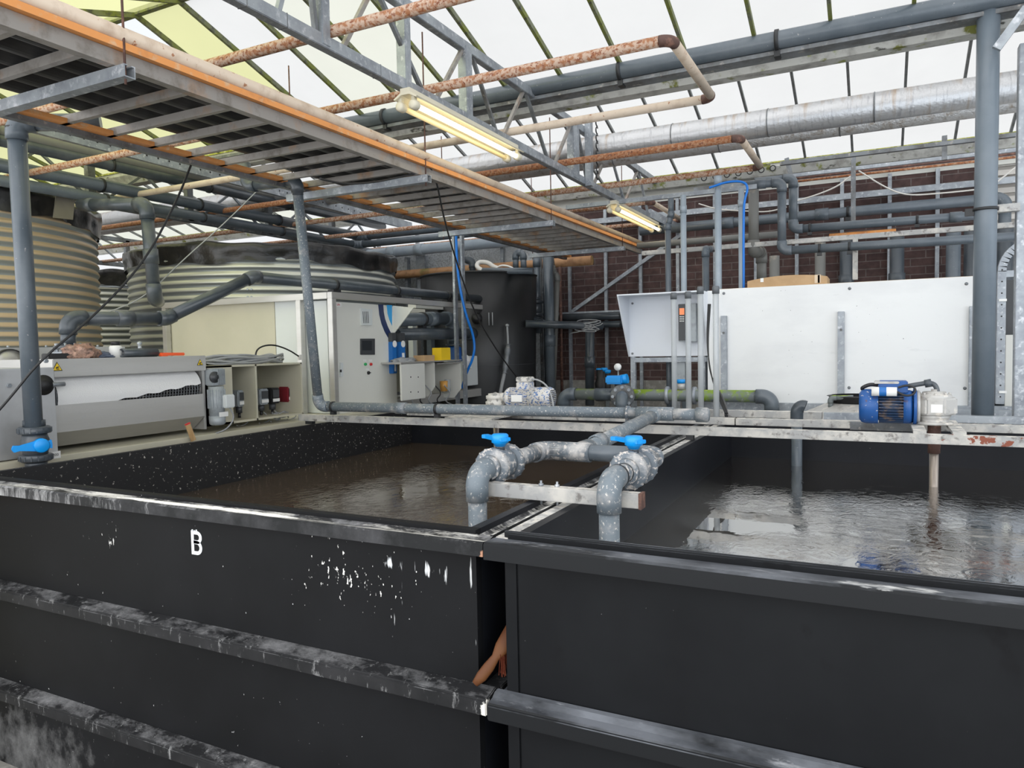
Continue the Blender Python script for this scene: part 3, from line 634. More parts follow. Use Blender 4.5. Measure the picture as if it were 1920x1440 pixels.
# ------------------------------------------------------------------ feed pipes over the tanks
RP = .0315
ZP = 1.338
XL = AY(895, 935, 2.09).x; XR = AY(1142, 955, 2.09).x
YN = 2.62
hdr = [AX(581, 700, -3.42), None]
def valve(label, c, ax, r, hand, ma='pvc_crusty', hup=(0, 0, 1), grp=None, far=False):
    """ball valve with union nuts and a blue lever; hand = lever direction"""
    c = V(c); ax = V(ax).normalized(); hup = V(hup).normalized(); hand = V(hand).normalized()
    t = thing('ball_valve', label, 'valve', c, grp)
    MB().rev(c - ax * r * 1.5, ax, [(0, r), (0, r * 1.45), (r * .5, r * 1.55), (r * .9, r * 1.7), (r * 2.1, r * 1.7), (r * 2.5, r * 1.55), (r * 3, r * 1.45), (r * 3, r)]); vb = MB(); vb.rev(c - ax * r * 1.5, ax, [(0, r), (0, r * 1.45), (r * .5, r * 1.55), (r * .9, r * 1.7), (r * 2.1, r * 1.7), (r * 2.5, r * 1.55), (r * 3, r * 1.45), (r * 3, r)]); vb = vb.build('valve_body', ma, t)
    for s_ in (-1, 1):
        nu = MB(); p = c + ax * s_ * r * 1.45
        nu.rev(p, ax * s_, [(0, r), (0, r * 1.95), (r * .12, r * 2.02), (r * .75, r * 2.02), (r * .95, r * 1.75), (r * .95, r)], 32)
        a = V((0, 0, 1)) if abs(ax.z) < .9 else V((1, 0, 0)); xx = ax.cross(a).normalized(); yy = ax.cross(xx)
        if not far:
            for i in range(16):
                g = 2 * math.pi * i / 16; d = xx * math.cos(g) + yy * math.sin(g); nu.bar(p + d * r * 2.02 + ax * s_ * r * .12, p + d * r * 2.02 + ax * s_ * r * .75, r * .16, r * .12, d)
        nu.build('union_nut', ma, vb)
        MB().rev(c + ax * s_ * r * 2.35, ax * s_, [(0, r), (0, r * 1.35), (r * .9, r * 1.35), (r * .9, r)]).build('socket', ma, t)
    st = MB().cyl(c + hup * r * 1.5, c + hup * r * 2.3, r * .55, 16); st = st.build('stem', 'pvc_dark', t)
    h = MB(); sd = hup.cross(hand).normalized(); b = c + hup * r * 2.0
    h.rev(b, hup, [(0, 0), (0, r * .55), (r * .35, r * .75), (r * .45, r * .95), (r * 1.25, r * .95), (r * 1.4, r * .8), (r * 1.4, 0)], 24)
    b2 = b + hup * r * .75
    # winged lever: long flat arm one way, a short one the other way
    def wing(d, ln, w0, w1):
        a0 = b2 + d * r * .4; pts = [a0 + sd * w0, a0 + d * ln * .35 + sd * w0 * .72, a0 + d * ln * .7 + sd * w1 * .8, a0 + d * ln * .92 + sd * w1 * 1.05, a0 + d * ln, ]
        pts += [p - sd * 2 * (p - a0).dot(sd) for p in reversed(pts[:-1])]
        h.poly([p - hup * r * .1 for p in pts], hup * r * .42)
    wing(hand, r * 3.0, r * .75, r * .45); wing(-hand, r * .9, r * .8, r * .6)
    h.build('lever', 'blue', st, bev=r * .05)
    return t
grpv = None
# left drop, right drop
def drop(x, zw, label):
    t = thing('feed_elbow_pipe', label, 'pipe', (x, 2.09, zw))
    MB().cyl((x, 2.09, zw - .25), (x, 2.09, ZP - .085), RP, 28).build('pipe', 'pvc_dusty', t)
    R = .052; a = [V((x, 2.09 + R - R * math.cos(g), ZP - R + R * math.sin(g))) for g in [math.pi / 2 * i / 12 for i in range(13)]]
    e = MB(); e.tube([a[0] - V((0, 0, .045))] + a + [a[-1] + V((0, .035, 0))], RP * 1.2, 28); e.build('elbow', 'pvc_dusty', t)
    MB().cyl((x, 2.09 + R + .03, ZP), (x, 2.27, ZP), RP * .95, 24).build('pipe', 'pvc_crusty', t)
    cl = MB().rev((x, 2.165, ZP), (0, 1, 0), [(0, RP), (0, RP * 1.2), (.014, RP * 1.2), (.014, RP)]).box((x - .02, 2.155, 1.295), (x + .02, 2.185, ZP - RP * .95))
    cl.build('pipe_clamp', 'gasket', t)
drop(XL, .955, 'grey plastic pipe bending down into tank B at the near bracket')
drop(XR, 1.0, 'grey plastic pipe bending down into the right hand tank')
YV = 2.345
valve('blue-levered ball valve over tank B beside the divider', (XL, YV - .085, ZP), (0, 1, 0), RP, (-.9, .5, 0))
valve('blue-levered ball valve over the right tank, nearest the camera', (XR, YV, ZP), (0, 1, 0), RP, (-.9, .5, 0))
t = thing('feed_manifold', 'grey crusted pipe tee joining both blue-levered valves to the header', 'pipe', (XL, YN, ZP))
R = .045
for x, s_ in ((XL, 1), (XR, -1)):
    MB().cyl((x, YV - .04, ZP), (x, YN - R, ZP), RP, 24).build('pipe', 'pvc_crusty', t)
    a = [V((x + s_ * (R - R * math.cos(g)), YN - R + R * math.sin(g), ZP)) for g in [math.pi / 2 * i / 10 for i in range(11)]]
    MB().tube([a[0] - V((0, .03, 0))] + a + [a[-1] + V((s_ * .045, 0, 0))], RP * 1.2, 24).build('elbow', 'pvc_crusty', t)
MB().cyl((XL + R, YN, ZP), (XR - R, YN, ZP), RP * 1.0, 28).build('cross_pipe', 'pvc', t)
XT = AY(1085, 850, YN).x
MB().rev((XT - .115, YN, ZP), (1, 0, 0), [(0, RP), (0, RP * 1.2), (.165, RP * 1.2), (.165, RP)], 28).build('tee', 'pvc_crusty', t)
MB().rev((XT, YN, ZP), (0, 1, 0), [(0, RP * 1.2), (.11, RP * 1.2), (.11, RP)], 28).build('tee_branch', 'pvc_dusty', t)
HY, HZ = 3.87, 1.372
XH = AY(1232, 776, HY).x
MB().cyl((XT, YN + .1, ZP), (XH, HY, HZ), RP, 28).build('link_pipe', 'pvc_dusty', t)
d = (V((XH, HY, HZ)) - V((XT, YN, ZP))).normalized()
MB().rev(V((XT, YN, ZP)) + d * .20, d, [(0, RP), (0, RP * 1.18), (.075, RP * 1.18), (.075, RP)]).build('coupling', 'pvc_dusty', t)
MB().rev(V((XH, HY, HZ)) - d * .13, d, [(0, RP), (0, RP * 1.2), (.1, RP * 1.2)]).build('tee_socket', 'pvc_dusty', t)
x0 = AY(590, 762, HY - .1).x; x1 = AY(1322, 776, HY).x
pt = AY(556, 338, 3.52); pt2 = AY(463, 350, 3.52); pt3 = AY(460, 306, 3.52)
H0 = V((x0, HY - .06, HZ))
dp = pt + (H0 - pt) * .06
pipe_run('dark elbowed pipe coming out of the tray above the header drop', [pt3, pt2, pt, dp], RP * 1.08, 'pvc_dark')
pipe_run('grey header pipe rising at the control cabinet and running low across tank B', [dp, H0, V((XH - .1, HY, HZ))], RP, 'pvc_dusty', couplings=((1, .30),), clamps=((1, .055), (1, .42)), name='header_pipe')
MB_ = thing('header_end', 'capped right end of the low header pipe with a tee to the near valves', 'pipe', (XH, HY, HZ))
MB().rev((XH - .11, HY, HZ), (1, 0, 0), [(0, RP), (0, RP * 1.2), (.2, RP * 1.2), (.2, RP)]).build('tee', 'pvc_dusty', MB_)
MB().cyl((XH, HY, HZ), (x1, HY, HZ), RP, 24).build('pipe', 'pvc_dusty', MB_)
MB().rev((x1 - .045, HY, HZ), (1, 0, 0), [(0, RP), (0, RP * 1.25), (.055, RP * 1.25), (.065, RP * 1.05), (.068, 0)]).build('end_cap', 'pvc_dusty', MB_)
MB().rev((XH - .17, HY, HZ), (1, 0, 0), [(0, RP), (0, RP * 1.3), (.014, RP * 1.3), (.014, RP)]).box((XH - .175, HY - .015, 1.30), (XH - .145, HY + .02, HZ - .03)).build('clamp', 'pvc_crusty', MB_)

# tall grey drop pipe at far left with its blue valve
pb = AX(68, 880, -3.70); ptp = AX(30, 230, -3.62)
t0 = pipe_run('dark grey drop pipe at the far left, in front of the drum filter', [ptp + V((.25, .25, .03)), ptp, lerp(ptp, pb, .935)], .040, 'pvc', br=1.2, clamps=((1, .02),))
pv = AX(66, 832, -3.70)
MB().cyl(lerp(ptp, pb, .93), pb - V((0, 0, .25)), .032, 20).build('pipe', 'pvc_dark', t0)
valve('blue-levered valve at the foot of the far left drop pipe', pv, (0, 0, 1), .036, (-.30, -1, -.05), 'pvc_dark', hup=(1, -.30, 0))

# ------------------------------------------------------------------ roof trusses
def truss(label, X, zb, zt, posts, diags, y0=-.8, y1=8.35, w_=.05, ma='steel', pm=None, group=None):
    t = thing('roof_truss', label, 'truss', (X, y0, zb), group)
    MB().box((X - w_ / 2, y0, zb - .03), (X + w_ / 2, y1, zb + .03)).build('bottom_chord', ma, t, .003)
    MB().box((X - w_ / 2, y0, zt - .03), (X + w_ / 2, y1, zt + .03)).build('top_chord', ma, t, .003)
    for y, w2 in posts:
        MB().box((X - .03, y - w2 / 2, zb - .02), (X + .03, y + w2 / 2, zt + .0)).build('post', ma, t, .003)
    for (ya, yb, m_) in diags:
        MB().bar((X, ya, zt - .02), (X, yb, zb + .02), .022, .022).build('diagonal', m_, t)
    return t
XT1, ZB1, ZT1 = -2.3, 3.165, 3.60
def y1_(x, y): return AX(x, y, XT1).y
posts = [(y1_(603, 60), .055), (y1_(757, 100), .055), (y1_(873, 170), .075), (y1_(1075, 300), .13), (1.2, .07), (.2, .07)]
dg = []
for (xa, ya, xb, yb, m_) in ((706, 5, 793, 180, 'steel_dark'), (700, 10, 640, 48, 'steel_warm'), (867, 103, 817, 167, 'steel_warm'), (885, 127, 930, 253, 'steel_dark'), (981, 190, 943, 247, 'steel_warm'), (986, 190, 1027, 307, 'steel_dark'),
                             (1070, 247, 1040, 303, 'steel_warm'), (1083, 262, 1100, 345, 'steel_dark'), (1141, 295, 1113, 352, 'steel_warm'), (1144, 295, 1170, 380, 'steel'), (1195, 335, 1172, 388, 'steel_warm'), (1198, 335, 1215, 410, 'steel'), (575, -60, 592, 70, 'steel_dark'), (560, -60, 520, 35, 'steel')):
    dg.append((y1_(xa, ya), y1_(xb, yb), m_))
tr = truss('galvanised lattice roof truss carrying the two fluorescent lamps', XT1, ZB1, ZT1, posts, dg)
for y in (y1_(455, 15), y1_(531, 50), y1_(707, 145), y1_(985, 290), y1_(1160, 370)):
    MB().box((XT1 - .026, y - .002, ZB1 - .031), (XT1 + .026, y + .002, ZB1 + .031)).build('splice_joint', 'steel_dark', tr)
# strip of pipe hooks
p = AX(1102, 300, -2.26)
t = thing('hook_strip', 'vertical steel strip with a row of black pipe hooks on the roof truss', 'hook rail', (-2.26, p.y, 3.14), None)
MB().box((-2.275, p.y - .03, 3.12), (-2.22, p.y + .03, 3.70)).build('strip', 'steel', t, .002)
for i in range(8):
    z = 3.67 - i * .065; h = MB().tube([V((-2.2, p.y + .03, z)) + V((.0, .05 + .03 * math.cos(g), .028 * math.sin(g))) for g in [math.pi * (.35 + 1.2 * k / 8) for k in range(9)]], .006, 6); h.build('pipe_hook', 'gasket', t)
# other trusses further left
for X, lab in ((-6.35, 'lattice roof truss above the corrugated silos with grey pipes clamped along it'), (-10.4, 'far left lattice roof truss beyond the silos')):
    ps = [(y, .07) for y in (.9, 2.1, 3.3, 4.25, 5.3, 6.4, 7.5)]; dd = []
    for y in (1.5, 2.7, 3.8, 4.8, 5.85, 6.95, 8.0):
        dd += [(y, y - .45, 'steel_dark'), (y, y + .45, 'steel')]
    truss(lab, X, 3.12, 3.50, ps, dd, w_=.06, ma='steel_dark')
MB_ = MB().bar((-2.3, 8.0, 3.2), (-2.05, 8.38, 3.05), .05, .09)
one('knee_brace', MB_, 'steel', 'short steel gusset where the lamp truss meets the eave above the brick wall', 'brace')
# perforated channel left of the tray
pc = MB(); a = AX(50, 226, -5.6); b = AX(440, 345, -5.6); pc.prof((-5.6, 1.5, a.z), (-5.6, 8.2, b.z), [(-.02, -.05), (.02, -.05), (.02, .05), (-.02, .05)])
t = thing('perforated_channel', 'grey steel channel with a row of holes running above the silos', 'channel', (-5.6, 1.5, a.z))
pc.build('channel', 'steel', t)
hp = MB()
for i in range(44):
    y = 2.6 + i * .11; z = a.z + (b.z - a.z) * (y - 1.5) / 6.7; hp.cyl((-5.579, y, z), (-5.5785, y, z), .009, 8)
hp.build('hole_row', 'ink', t)

# ------------------------------------------------------------------ fluorescent lamps
def lamp(label, p, q, on=True):
    p, q = V(p), V(q); t = thing('fluorescent_lamp', label, 'lamp', p, 'fluorescent lamps under the roof truss'); d = (q - p).normalized(); ln = (q - p).length
    up_ = V((0, 0, 1)); s_ = V((1, 0, 0))
    MB().prof(p, q, [(-.075, 0), (-.03, .028), (-.03, .05), (.03, .05), (.03, .028), (.075, 0), (.068, -.006), (.025, .016), (-.025, .016), (-.068, -.006)]).build('reflector_housing', 'lamp_body', t)
    for k, (dx, m_) in enumerate(((.038, 'tube_on'), (-.046, 'tube_off'))):
        MB().cyl(p + V((dx, .05, -.035)), q + V((dx, -.05, -.035)), .014, 16).build('lamp_tube', m_, t)
        for e in (p + V((dx, .03, -.035)), q + V((dx, -.03, -.035))):
            MB().rev(e - d * .025, d, [(0, 0), (0, .018), (.01, .026), (.045, .026), (.055, .02), (.055, 0)], 16).box(e - V((.01, .012, 0)), e + V((.01, .012, .045))).build('lamp_holder', 'lamp_body', t)
M['tube_on'] = mat('lit_tube', (1, .95, .8), .4, emit=((1, .88, .60), 6))
M['tube_off'] = mat('dim_tube', (.85, .72, .42), .35, emit=((1, .72, .30), .22))
lamp('nearer fluorescent lamp hanging under the truss, its right tube lit', (-2.24, AX(760, 212, -2.24).y, 3.07), (-2.24, AX(965, 312, -2.24).y, 3.07))
lamp('farther fluorescent lamp under the truss, near the brick wall', (-2.24, 6.62, 3.05), (-2.24, 8.1, 3.05))

# ------------------------------------------------------------------ rusty heating pipes across the bays
ZH = 3.235
def hy(x, y, z=ZH): d = ray(x, y); return (z - 1.75) * d.y / d.z
def loop(label, pa, pb, ea, eb, r, mas, xl=-13, zr=ZH):
    """a hairpin: out along X, round two tight bends, and back"""
    ya, yb = hy(*pa, zr), hy(*pb, zr); xe = AZ(*ea, zr).x; xf = AZ(*eb, zr).x; xe = (xe + xf) / 2
    t = thing('heating_pipe', label, 'pipe', (xe, ya, zr))
    MB().cyl((xl, ya, zr), (xe - .06, ya, zr), r, 16).build('pipe', mas[0], t)
    MB().cyl((xl, yb, zr), (xe - .06, yb, zr), r, 16).build('pipe', mas[1], t)
    for y, s_ in ((ya, 1), (yb, -1)):
        a = [V((xe - .06 + .06 * math.sin(g), y + s_ * (.06 - .06 * math.cos(g)), zr)) for g in [math.pi / 2 * i / 8 for i in range(9)]]
        MB().tube(a, r * 1.06, 16).build('elbow', 'rust_dark' if mas[2] else mas[0], t)
    MB().cyl((xe, ya + .06, zr), (xe, yb - .06, zr), r, 16).build('return_bend', 'cream_pipe', t)
    return t
t = thing('heating_pipe', 'nearest rusty heating pipe crossing high over the cable tray', 'pipe', (-2, hy(600, 65), ZH))
MB().cyl((-13, hy(600, 65), ZH), (3, hy(600, 65), ZH), .027, 16).build('pipe', 'rust', t)
loop('rust-flecked heating pipe hairpin whose bend shows in front of the large grey roof pipe', (900, 148), (1000, 240), (1262, 66), (1325, 178), .027, ('rust', 'cream_pipe', True))
loop('heavily rusted heating pipe hairpin bending below the aluminium duct', (1150, 292), (1200, 341), (1383, 243), (1416, 305), .027, ('rust_heavy', 'rust', True))
loop('farthest rusty heating pipe hairpin ending beside the farther fluorescent lamp', (1180, 383), (1120, 428), (1222, 377), (1275, 412), .024, ('rust', 'rust', True), zr=3.14)
# big grey PVC pipe below the gutter
zp = lambda x, y, Y: AY(x, y, Y).z
Yp = 4.97
t = pipe_run('large dark grey pipe strapped along the white roof gutter', [(-4.9, Yp, zp(1400, 87, Yp)), (2.5, Yp, zp(1400, 87, Yp))], .056, 'pvc', n=28)
for px_, py_ in ((1163, 127), (1457, 60), (722, 225)):
    x = AY(px_, py_, Yp).x; zc = zp(1400, 87, Yp)
    c = MB().rev((x - .012, Yp, zc), (1, 0, 0), [(0, .056), (0, .066), (.024, .066), (.024, .056)]).box((x - .018, Yp - .01, zc - .10), (x + .018, Yp + .06, zc - .055)); c.build('strap', 'gasket', t)
one('gutter_channel', MB().box((-6, Yp + .00, zp(1400, 87, Yp) - .085), (2.5, Yp + .12, zp(1400, 87, Yp) - .06)), 'steel_dark', 'dark mossy channel hanging under the large grey roof pipe', 'channel')
# aluminium duct
Yd = 6.25; a = AY(1641, 173, Yd).z; b = AY(1641, 229, Yd).z; rd = (a - b) / 2 * .97; zc = (a + b) / 2
t = thing('insulated_duct', 'large insulated aluminium duct crossing below the roof panes', 'duct', (0, Yd, zc))
MB().rev((-13, Yd, zc), (1, 0, 0), [(0, 0), (0, rd), (17, rd), (17, 0)], 40).build('jacket', 'duct', t)
for px_ in (1263, 1441, 1640, 1090, 1840):
    x = AY(px_, 240 - (px_ - 1263) * .16, Yd).x; MB().rev((x - .004, Yd, zc), (1, 0, 0), [(0, rd), (0, rd + .004), (.008, rd + .004), (.008, rd)], 40).build('seam_band', 'steel_dark', t)
Y2 = 6.55; z2a = AY(1585, 228, Y2).z; z2b = AY(1585, 253, Y2).z
t = thing('insulated_duct', 'smaller foil-jacketed pipe tucked behind the large aluminium duct', 'duct', (0, Y2, z2b))
MB().cyl((-13, Y2, (z2a + z2b) / 2 + .03), (3.4, Y2, (z2a + z2b) / 2 + .03), .085, 28).build('jacket', 'duct_low', t)
for x in (-2.2, -1.25, -.3, .65): MB().rev((x, Y2, (z2a + z2b) / 2 + .03), (1, 0, 0), [(0, .085), (0, .088), (.008, .088), (.008, .085)]).build('seam_band', 'steel_dark', t)

# ------------------------------------------------------------------ cable tray
ZT = 2.80
XRt, XLt = -2.45, -3.36
t = thing('cable_tray', 'long hanging tray of steel angles under the roof, holding black corrugated sheets', 'tray', (XRt, .2, ZT))
y0t, y1t = .55, 8.15
MB().prof((XRt, y0t, ZT), (XRt, y1t, ZT), [(.02, -.025), (.02, .03), (.014, .03), (.014, -.019), (-.02, -.019), (-.02, -.025)]).build('side_rail', 'steel_warm', t)
MB().prof((XLt, y0t, ZT), (XLt, y1t, ZT), [(.02, -.025), (.02, .03), (.014, .03), (.014, -.019), (-.02, -.019), (-.02, -.025)]).build('side_rail', 'steel_dark', t)
yy = 1.0 - .222 * 2 + .006; k = 0
while yy < 8.1:
    MB().prof((XLt, yy, ZT + .02), (XRt, yy, ZT + .02), [(-.012, -.020), (.012, -.020), (.012, .016), (.009, .016), (.009, -.016), (-.012, -.016)]).build('cross_bar', 'steel_warm', t); yy += .2222
hang = [1.76, 3.69, 5.54, 7.39]
for i, y in enumerate(hang):
    h = thing('tray_hanger', ['steel hanger channel nearest the camera under the cable tray', 'second steel hanger channel under the tray, beside the long lamp', 'third steel hanger channel below the cable tray', 'farthest hanger channel at the brick wall end of the tray'][i], 'hanger', (XRt, y, ZT - .06), 'hanger channels under the cable tray')
    MB().prof((XLt - .12, y, ZT - .05), (XRt + .07, y, ZT - .05), [(-.022, -.022), (.022, -.022), (.022, .022), (.008, .022), (.008, .018), (.018, .018), (.018, -.018), (-.018, -.018), (-.018, .018), (-.008, .018), (-.008, .022), (-.022, .022)]).build('channel', 'steel', h)
    MB().cyl((XRt + .045, y, ZT - .09), (XRt + .045, y, 3.6), .0045, 8).build('threaded_rod', 'rust_dark', h)
    MB().cyl((XLt - .08, y, ZT - .09), (XLt - .08, y, 3.6), .0045, 8).build('threaded_rod', 'rust_dark', h)
one('cable_duct', MB().box((XRt + .012, y0t, ZT + .032), (XRt + .045, y1t, ZT + .058)), 'steel_orange', 'orange painted steel strip along the right edge of the cable tray', 'strip')
one('conduit_pipe', MB().cyl((XRt + .028, y0t, ZT + .088), (XRt + .028, y1t + .1, ZT + .088), .027, 16), 'cream_pipe', 'beige pipe lying along the right edge of the tray', 'pipe')
one('cable_duct', MB().box((XLt + .015, y0t, ZT + .0), (XLt + .075, y1t, ZT + .02)), 'steel_orange', 'orange strip along the left edge of the cable tray', 'strip')
def sheet(xa, xb, ya, yb, z, label, tilt=0.0, amp=.024):
    mb = MB(); n = int((xb - xa) / .0125); vs = []
    for j, y in enumerate((ya, yb)):
        for i in range(n + 1):
            x = xa + (xb - xa) * i / n; ph = (i / n * (xb - xa)) / .135 * math.pi; s_ = abs(math.sin(ph)); vs.append((x, y, z + tilt * (1 - j) + amp - amp * 2 * s_ ** .7))
    vs2 = [(x, y, zz + .004) for x, y, zz in vs]; N = 2 * (n + 1)
    fs = [(i, i + 1, n + 2 + i, n + 1 + i) for i in range(n)] + [(N + i, N + n + 1 + i, N + n + 2 + i, N + i + 1) for i in range(n)] + [(i, N + i, N + i + 1, i + 1) for i in range(n)] + [(n + 1 + i, n + 2 + i, N + n + 2 + i, N + n + 1 + i) for i in range(n)]
    mb.add(vs + vs2, fs, False)
    return one('corrugated_sheet', mb, 'sheet', label, 'sheet', 'black corrugated sheets on the cable tray')
names = ['nearest the camera', 'second along the tray', 'third, by the elbowed header drop', 'fourth, beside the long lamp', 'fifth, over the control cabinet', 'sixth, towards the brick wall', 'at the far end of the tray']
ys = [.4, 1.15, 2.44, 3.55, 4.75, 5.85, 6.85, 8.05]
for i in range(7):
    sheet(XLt + (.10 if i % 2 else .07), XRt - .025, ys[i] - .16, ys[i + 1], ZT + .068 + (.0 if i % 2 else .034), 'black corrugated sheet on the tray, ' + names[i], amp=.028)

# ------------------------------------------------------------------ grey pipes along the left truss
def yrun(label, px, X, r, y0=1.0, y1=8.2, ma='pvc', cl=(3.3, 4.25, 5.3, 6.4), bend=None):
    a = AX(*px, X); pts = [(X, y0, a.z), (X, y1, a.z)]
    if bend: t = pipe_run(label, [(X, y0, a.z), (X, bend, a.z), (X + 2.3, bend, a.z)], r, ma, name='overhead_pipe')
    else: t = thing('overhead_pipe', label, 'pipe', (X, y0, a.z)); MB().cyl(pts[-2], pts[-1], r, 18).build('pipe', ma, t)
    for y in cl: MB().rev((X, y - .01, a.z), (0, 1, 0), [(0, r), (0, r * 1.16), (.02, r * 1.16), (.02, r)]).build('clamp', 'gasket', t)
yrun('uppermost grey pipe clamped along the left roof truss', (330, 375), -6.20, .055, 2.2, bend=7.9)
yrun('thin dark pipe between the two clamped pipes on the left truss', (330, 372), -6.6, .028, 1.6, ma='pvc_dark')
yrun('lower grey pipe clamped along the left roof truss', (330, 398), -6.15, .045, 1.4, bend=7.75)
yrun('grey pipe behind the left truss, near the yellow panes', (100, 285), -6.05, .05, 1.5, ma='pvc_dark')
yrun('mossy grey pipe farthest left in the roof', (420, 345), -6.05, .05, 1.5, ma='pvc_beige')

# ------------------------------------------------------------------ corrugated silos
def silo(label, cx, cy_, r, zt, ma, liner, lo=.16, group='corrugated steel silos', bolts=None, z0=.0, rag=.02, flap=None):
    t = thing('corrugated_silo', label, 'silo', (cx, cy_, z0), group)
    prof = []; z = z0
    while z < zt: prof.append((z - z0, r + .0095 * math.sin(2 * math.pi * (z - z0) / PITCH))); z += PITCH / 8
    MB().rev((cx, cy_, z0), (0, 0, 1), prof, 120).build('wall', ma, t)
    MB().rev((cx, cy_, z0), (0, 0, 1), [(zt - z0 - .3, r - .02), (zt - z0 + .02, r - .02), (zt - z0 + .03, r + .004), (zt - z0, r + .01)], 90).build('top_ring', 'steel', t)
    # liner folded over the edge, hanging in creases
    n = 260; rows = 9; vs = []; random.seed(int(r * 100 + cx * 7))
    ph = [random.uniform(0, 6.28) for _ in range(6)]
    for j in range(rows):
        f = j / (rows - 1)
        for i in range(n):
            g = 2 * math.pi * i / n
            cre = .5 * math.sin(g * 23 + ph[0] + 2.2 * f) + .3 * math.sin(g * 41 + ph[1] - 3 * f) + .35 * math.sin(g * 9 + ph[2])
            low = liner - lo * (1 + .10 * math.sin(g * 5 + ph[3]) + .07 * math.sin(g * 17 + ph[4]))
            top = liner + rag * math.sin(g * 7 + ph[5]) + rag * .6 * math.sin(g * 19 + ph[1])
            if f < .15: rr = r - .05 + f * .4; zz = top - .01
            else: rr = r + .022 + .020 * math.sin(min(1, f * 1.3) * math.pi) + .014 * cre * (.3 + f); zz = top + (low - top) * (f - .15) / .85
            vs.append((cx + rr * math.cos(g), cy_ + rr * math.sin(g), zz))
    mb = MB(); mb.add(vs, [(j * n + i, j * n + (i + 1) % n, (j + 1) * n + (i + 1) % n, (j + 1) * n + i) for j in range(rows - 1) for i in range(n)], True)
    mb.build('liner_skirt', 'liner', t)
    if bolts:
        for (px_, y0, y1) in bolts:
            for k in range(int((zt - .25 - 1.75) / PITCH)):
                for dd in (-.012, .012):
                    g = math.radians(px_) + dd; z = z0 + PITCH * (math.floor((zt - z0 - .12) / PITCH) - k) + PITCH * .25
                    p = V((cx + (r + .008) * math.cos(g), cy_ + (r + .008) * math.sin(g), z)); nn = V((math.cos(g), math.sin(g), 0))
                    MB().cyl(p, p + nn * .012, .011, 8).build('bolt', 'steel', t)
    return t
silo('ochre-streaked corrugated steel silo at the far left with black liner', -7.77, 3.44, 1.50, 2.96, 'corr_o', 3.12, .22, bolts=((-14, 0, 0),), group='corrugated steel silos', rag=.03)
silo('wide corrugated steel silo behind the control cabinet', -6.57, 6.58, 1.50, 2.68, 'corr_g', 2.86, .205, bolts=((-52, 0, 0),), rag=.012)
silo('corrugated steel silo half hidden between the two nearer silos', -10.3, 6.7, 1.5, 2.62, 'corr_g', 2.85, .2, rag=.02)
a = AX(137, 372, -6.3)
fl = MB(); p0 = AX(106, 362, -6.22); p1 = AX(140, 378, -6.20); p2 = AX(137, 412, -6.17); p3 = AX(100, 408, -6.17)
fl.poly([p0, p1, p2, p3], (-.01, 0, 0)); one('liner_flap', fl, 'liner_grey', 'grey underside of the liner folded out over the ochre silo rim', 'liner')

# ------------------------------------------------------------------ skid with drum filter, pump boxes and cabinet
XS = -3.78
t = thing('beige_skid', 'long beige skid base behind the left wall of tank B', 'skid', (XS, 1.2, .2))
MB().box((-5.9, 1.0, 1.13), (XS, 5.4, 1.235)).build('base_beam', 'beige', t, .004)
MB().box((-5.9, 1.0, 0), (-5.7, 5.4, 1.13)).build('leg', 'beige', t); MB().box((-4.1, 1.0, 0), (XS - .05, 5.4, 1.13)).build('leg', 'beige', t)
p = AX(97, 854, XS + .001); MB().box((XS, p.y - .045, p.z - .018), (XS + .002, p.y + .045, p.z + .018)).build('name_label', 'label', t)
text('MF 2300', t, 'ink', (XS + .0025, p.y, p.z), (0, 1, 0), (0, 0, 1), .014)
one('timber_roll', MB().cyl((-3.70, .9, 1.13), (-3.70, 2.25, 1.13), .05, 20), 'wood', 'pale timber pole lying along the tank edge at the far left', 'timber')

XM = -3.85
def PM(x, y, X=XM): return AX(x, y, X)
t = thing('drum_filter', 'stainless steel belt filter with white paper web and warning triangles', 'filter machine', (XM, 2.3, 1.24))
yl, yr_ = PM(98, 700).y, PM(385, 690).y
def quadX(pts, th, X=XM): return MB().poly([PM(x, y, X) for x, y in pts], th)
MB().box((-4.9, 1.2, 1.24), (XM + .02, yl, PM(60, 690).z)).build('side_panel', 'stainless_l', t, .006)
for x_, y_ in ((16, 723), (85, 677), (55, 798)):
    q = PM(x_, y_, XM + .02); MB().cyl(q, q + V((.012, 0, 0)), .011, 6).build('bolt', 'steel', t)
MB().box((-4.75, yl, PM(240, 670).z - .095), (XM + .01, yr_, PM(240, 670).z)).build('hood', 'stainless', t, .004)
MB().box((-4.75, yl, 1.24), (-4.4, yr_, 1.70)).build('rear_housing', 'stainless', t)
MB().box((-4.6, yr_ - .02, 1.26), (XM - .01, yr_, PM(385, 690).z)).build('end_plate', 'stainless', t)
# front trough: outward lip then folding back under
fp = [PM(98, 762), PM(98, 815), PM(98, 843)]
mb = MB(); za, zb_, zc_ = fp[0].z, PM(98, 812).z, 1.262
mb.prof((XM, yl, 0), (XM, yr_ - .03, 0), [(.0, za), (.012, za + .004), (.012, zb_), (-.10, zc_), (-.11, zc_), (-.0, zb_ - .004), (0, za)][::-1])
mb.build('front_trough', 'stainless', t)
MB().box((XM - .3, yl, 1.262), (XM - .11, yr_ - .03, 1.27)).build('trough_floor', 'stainless', t)
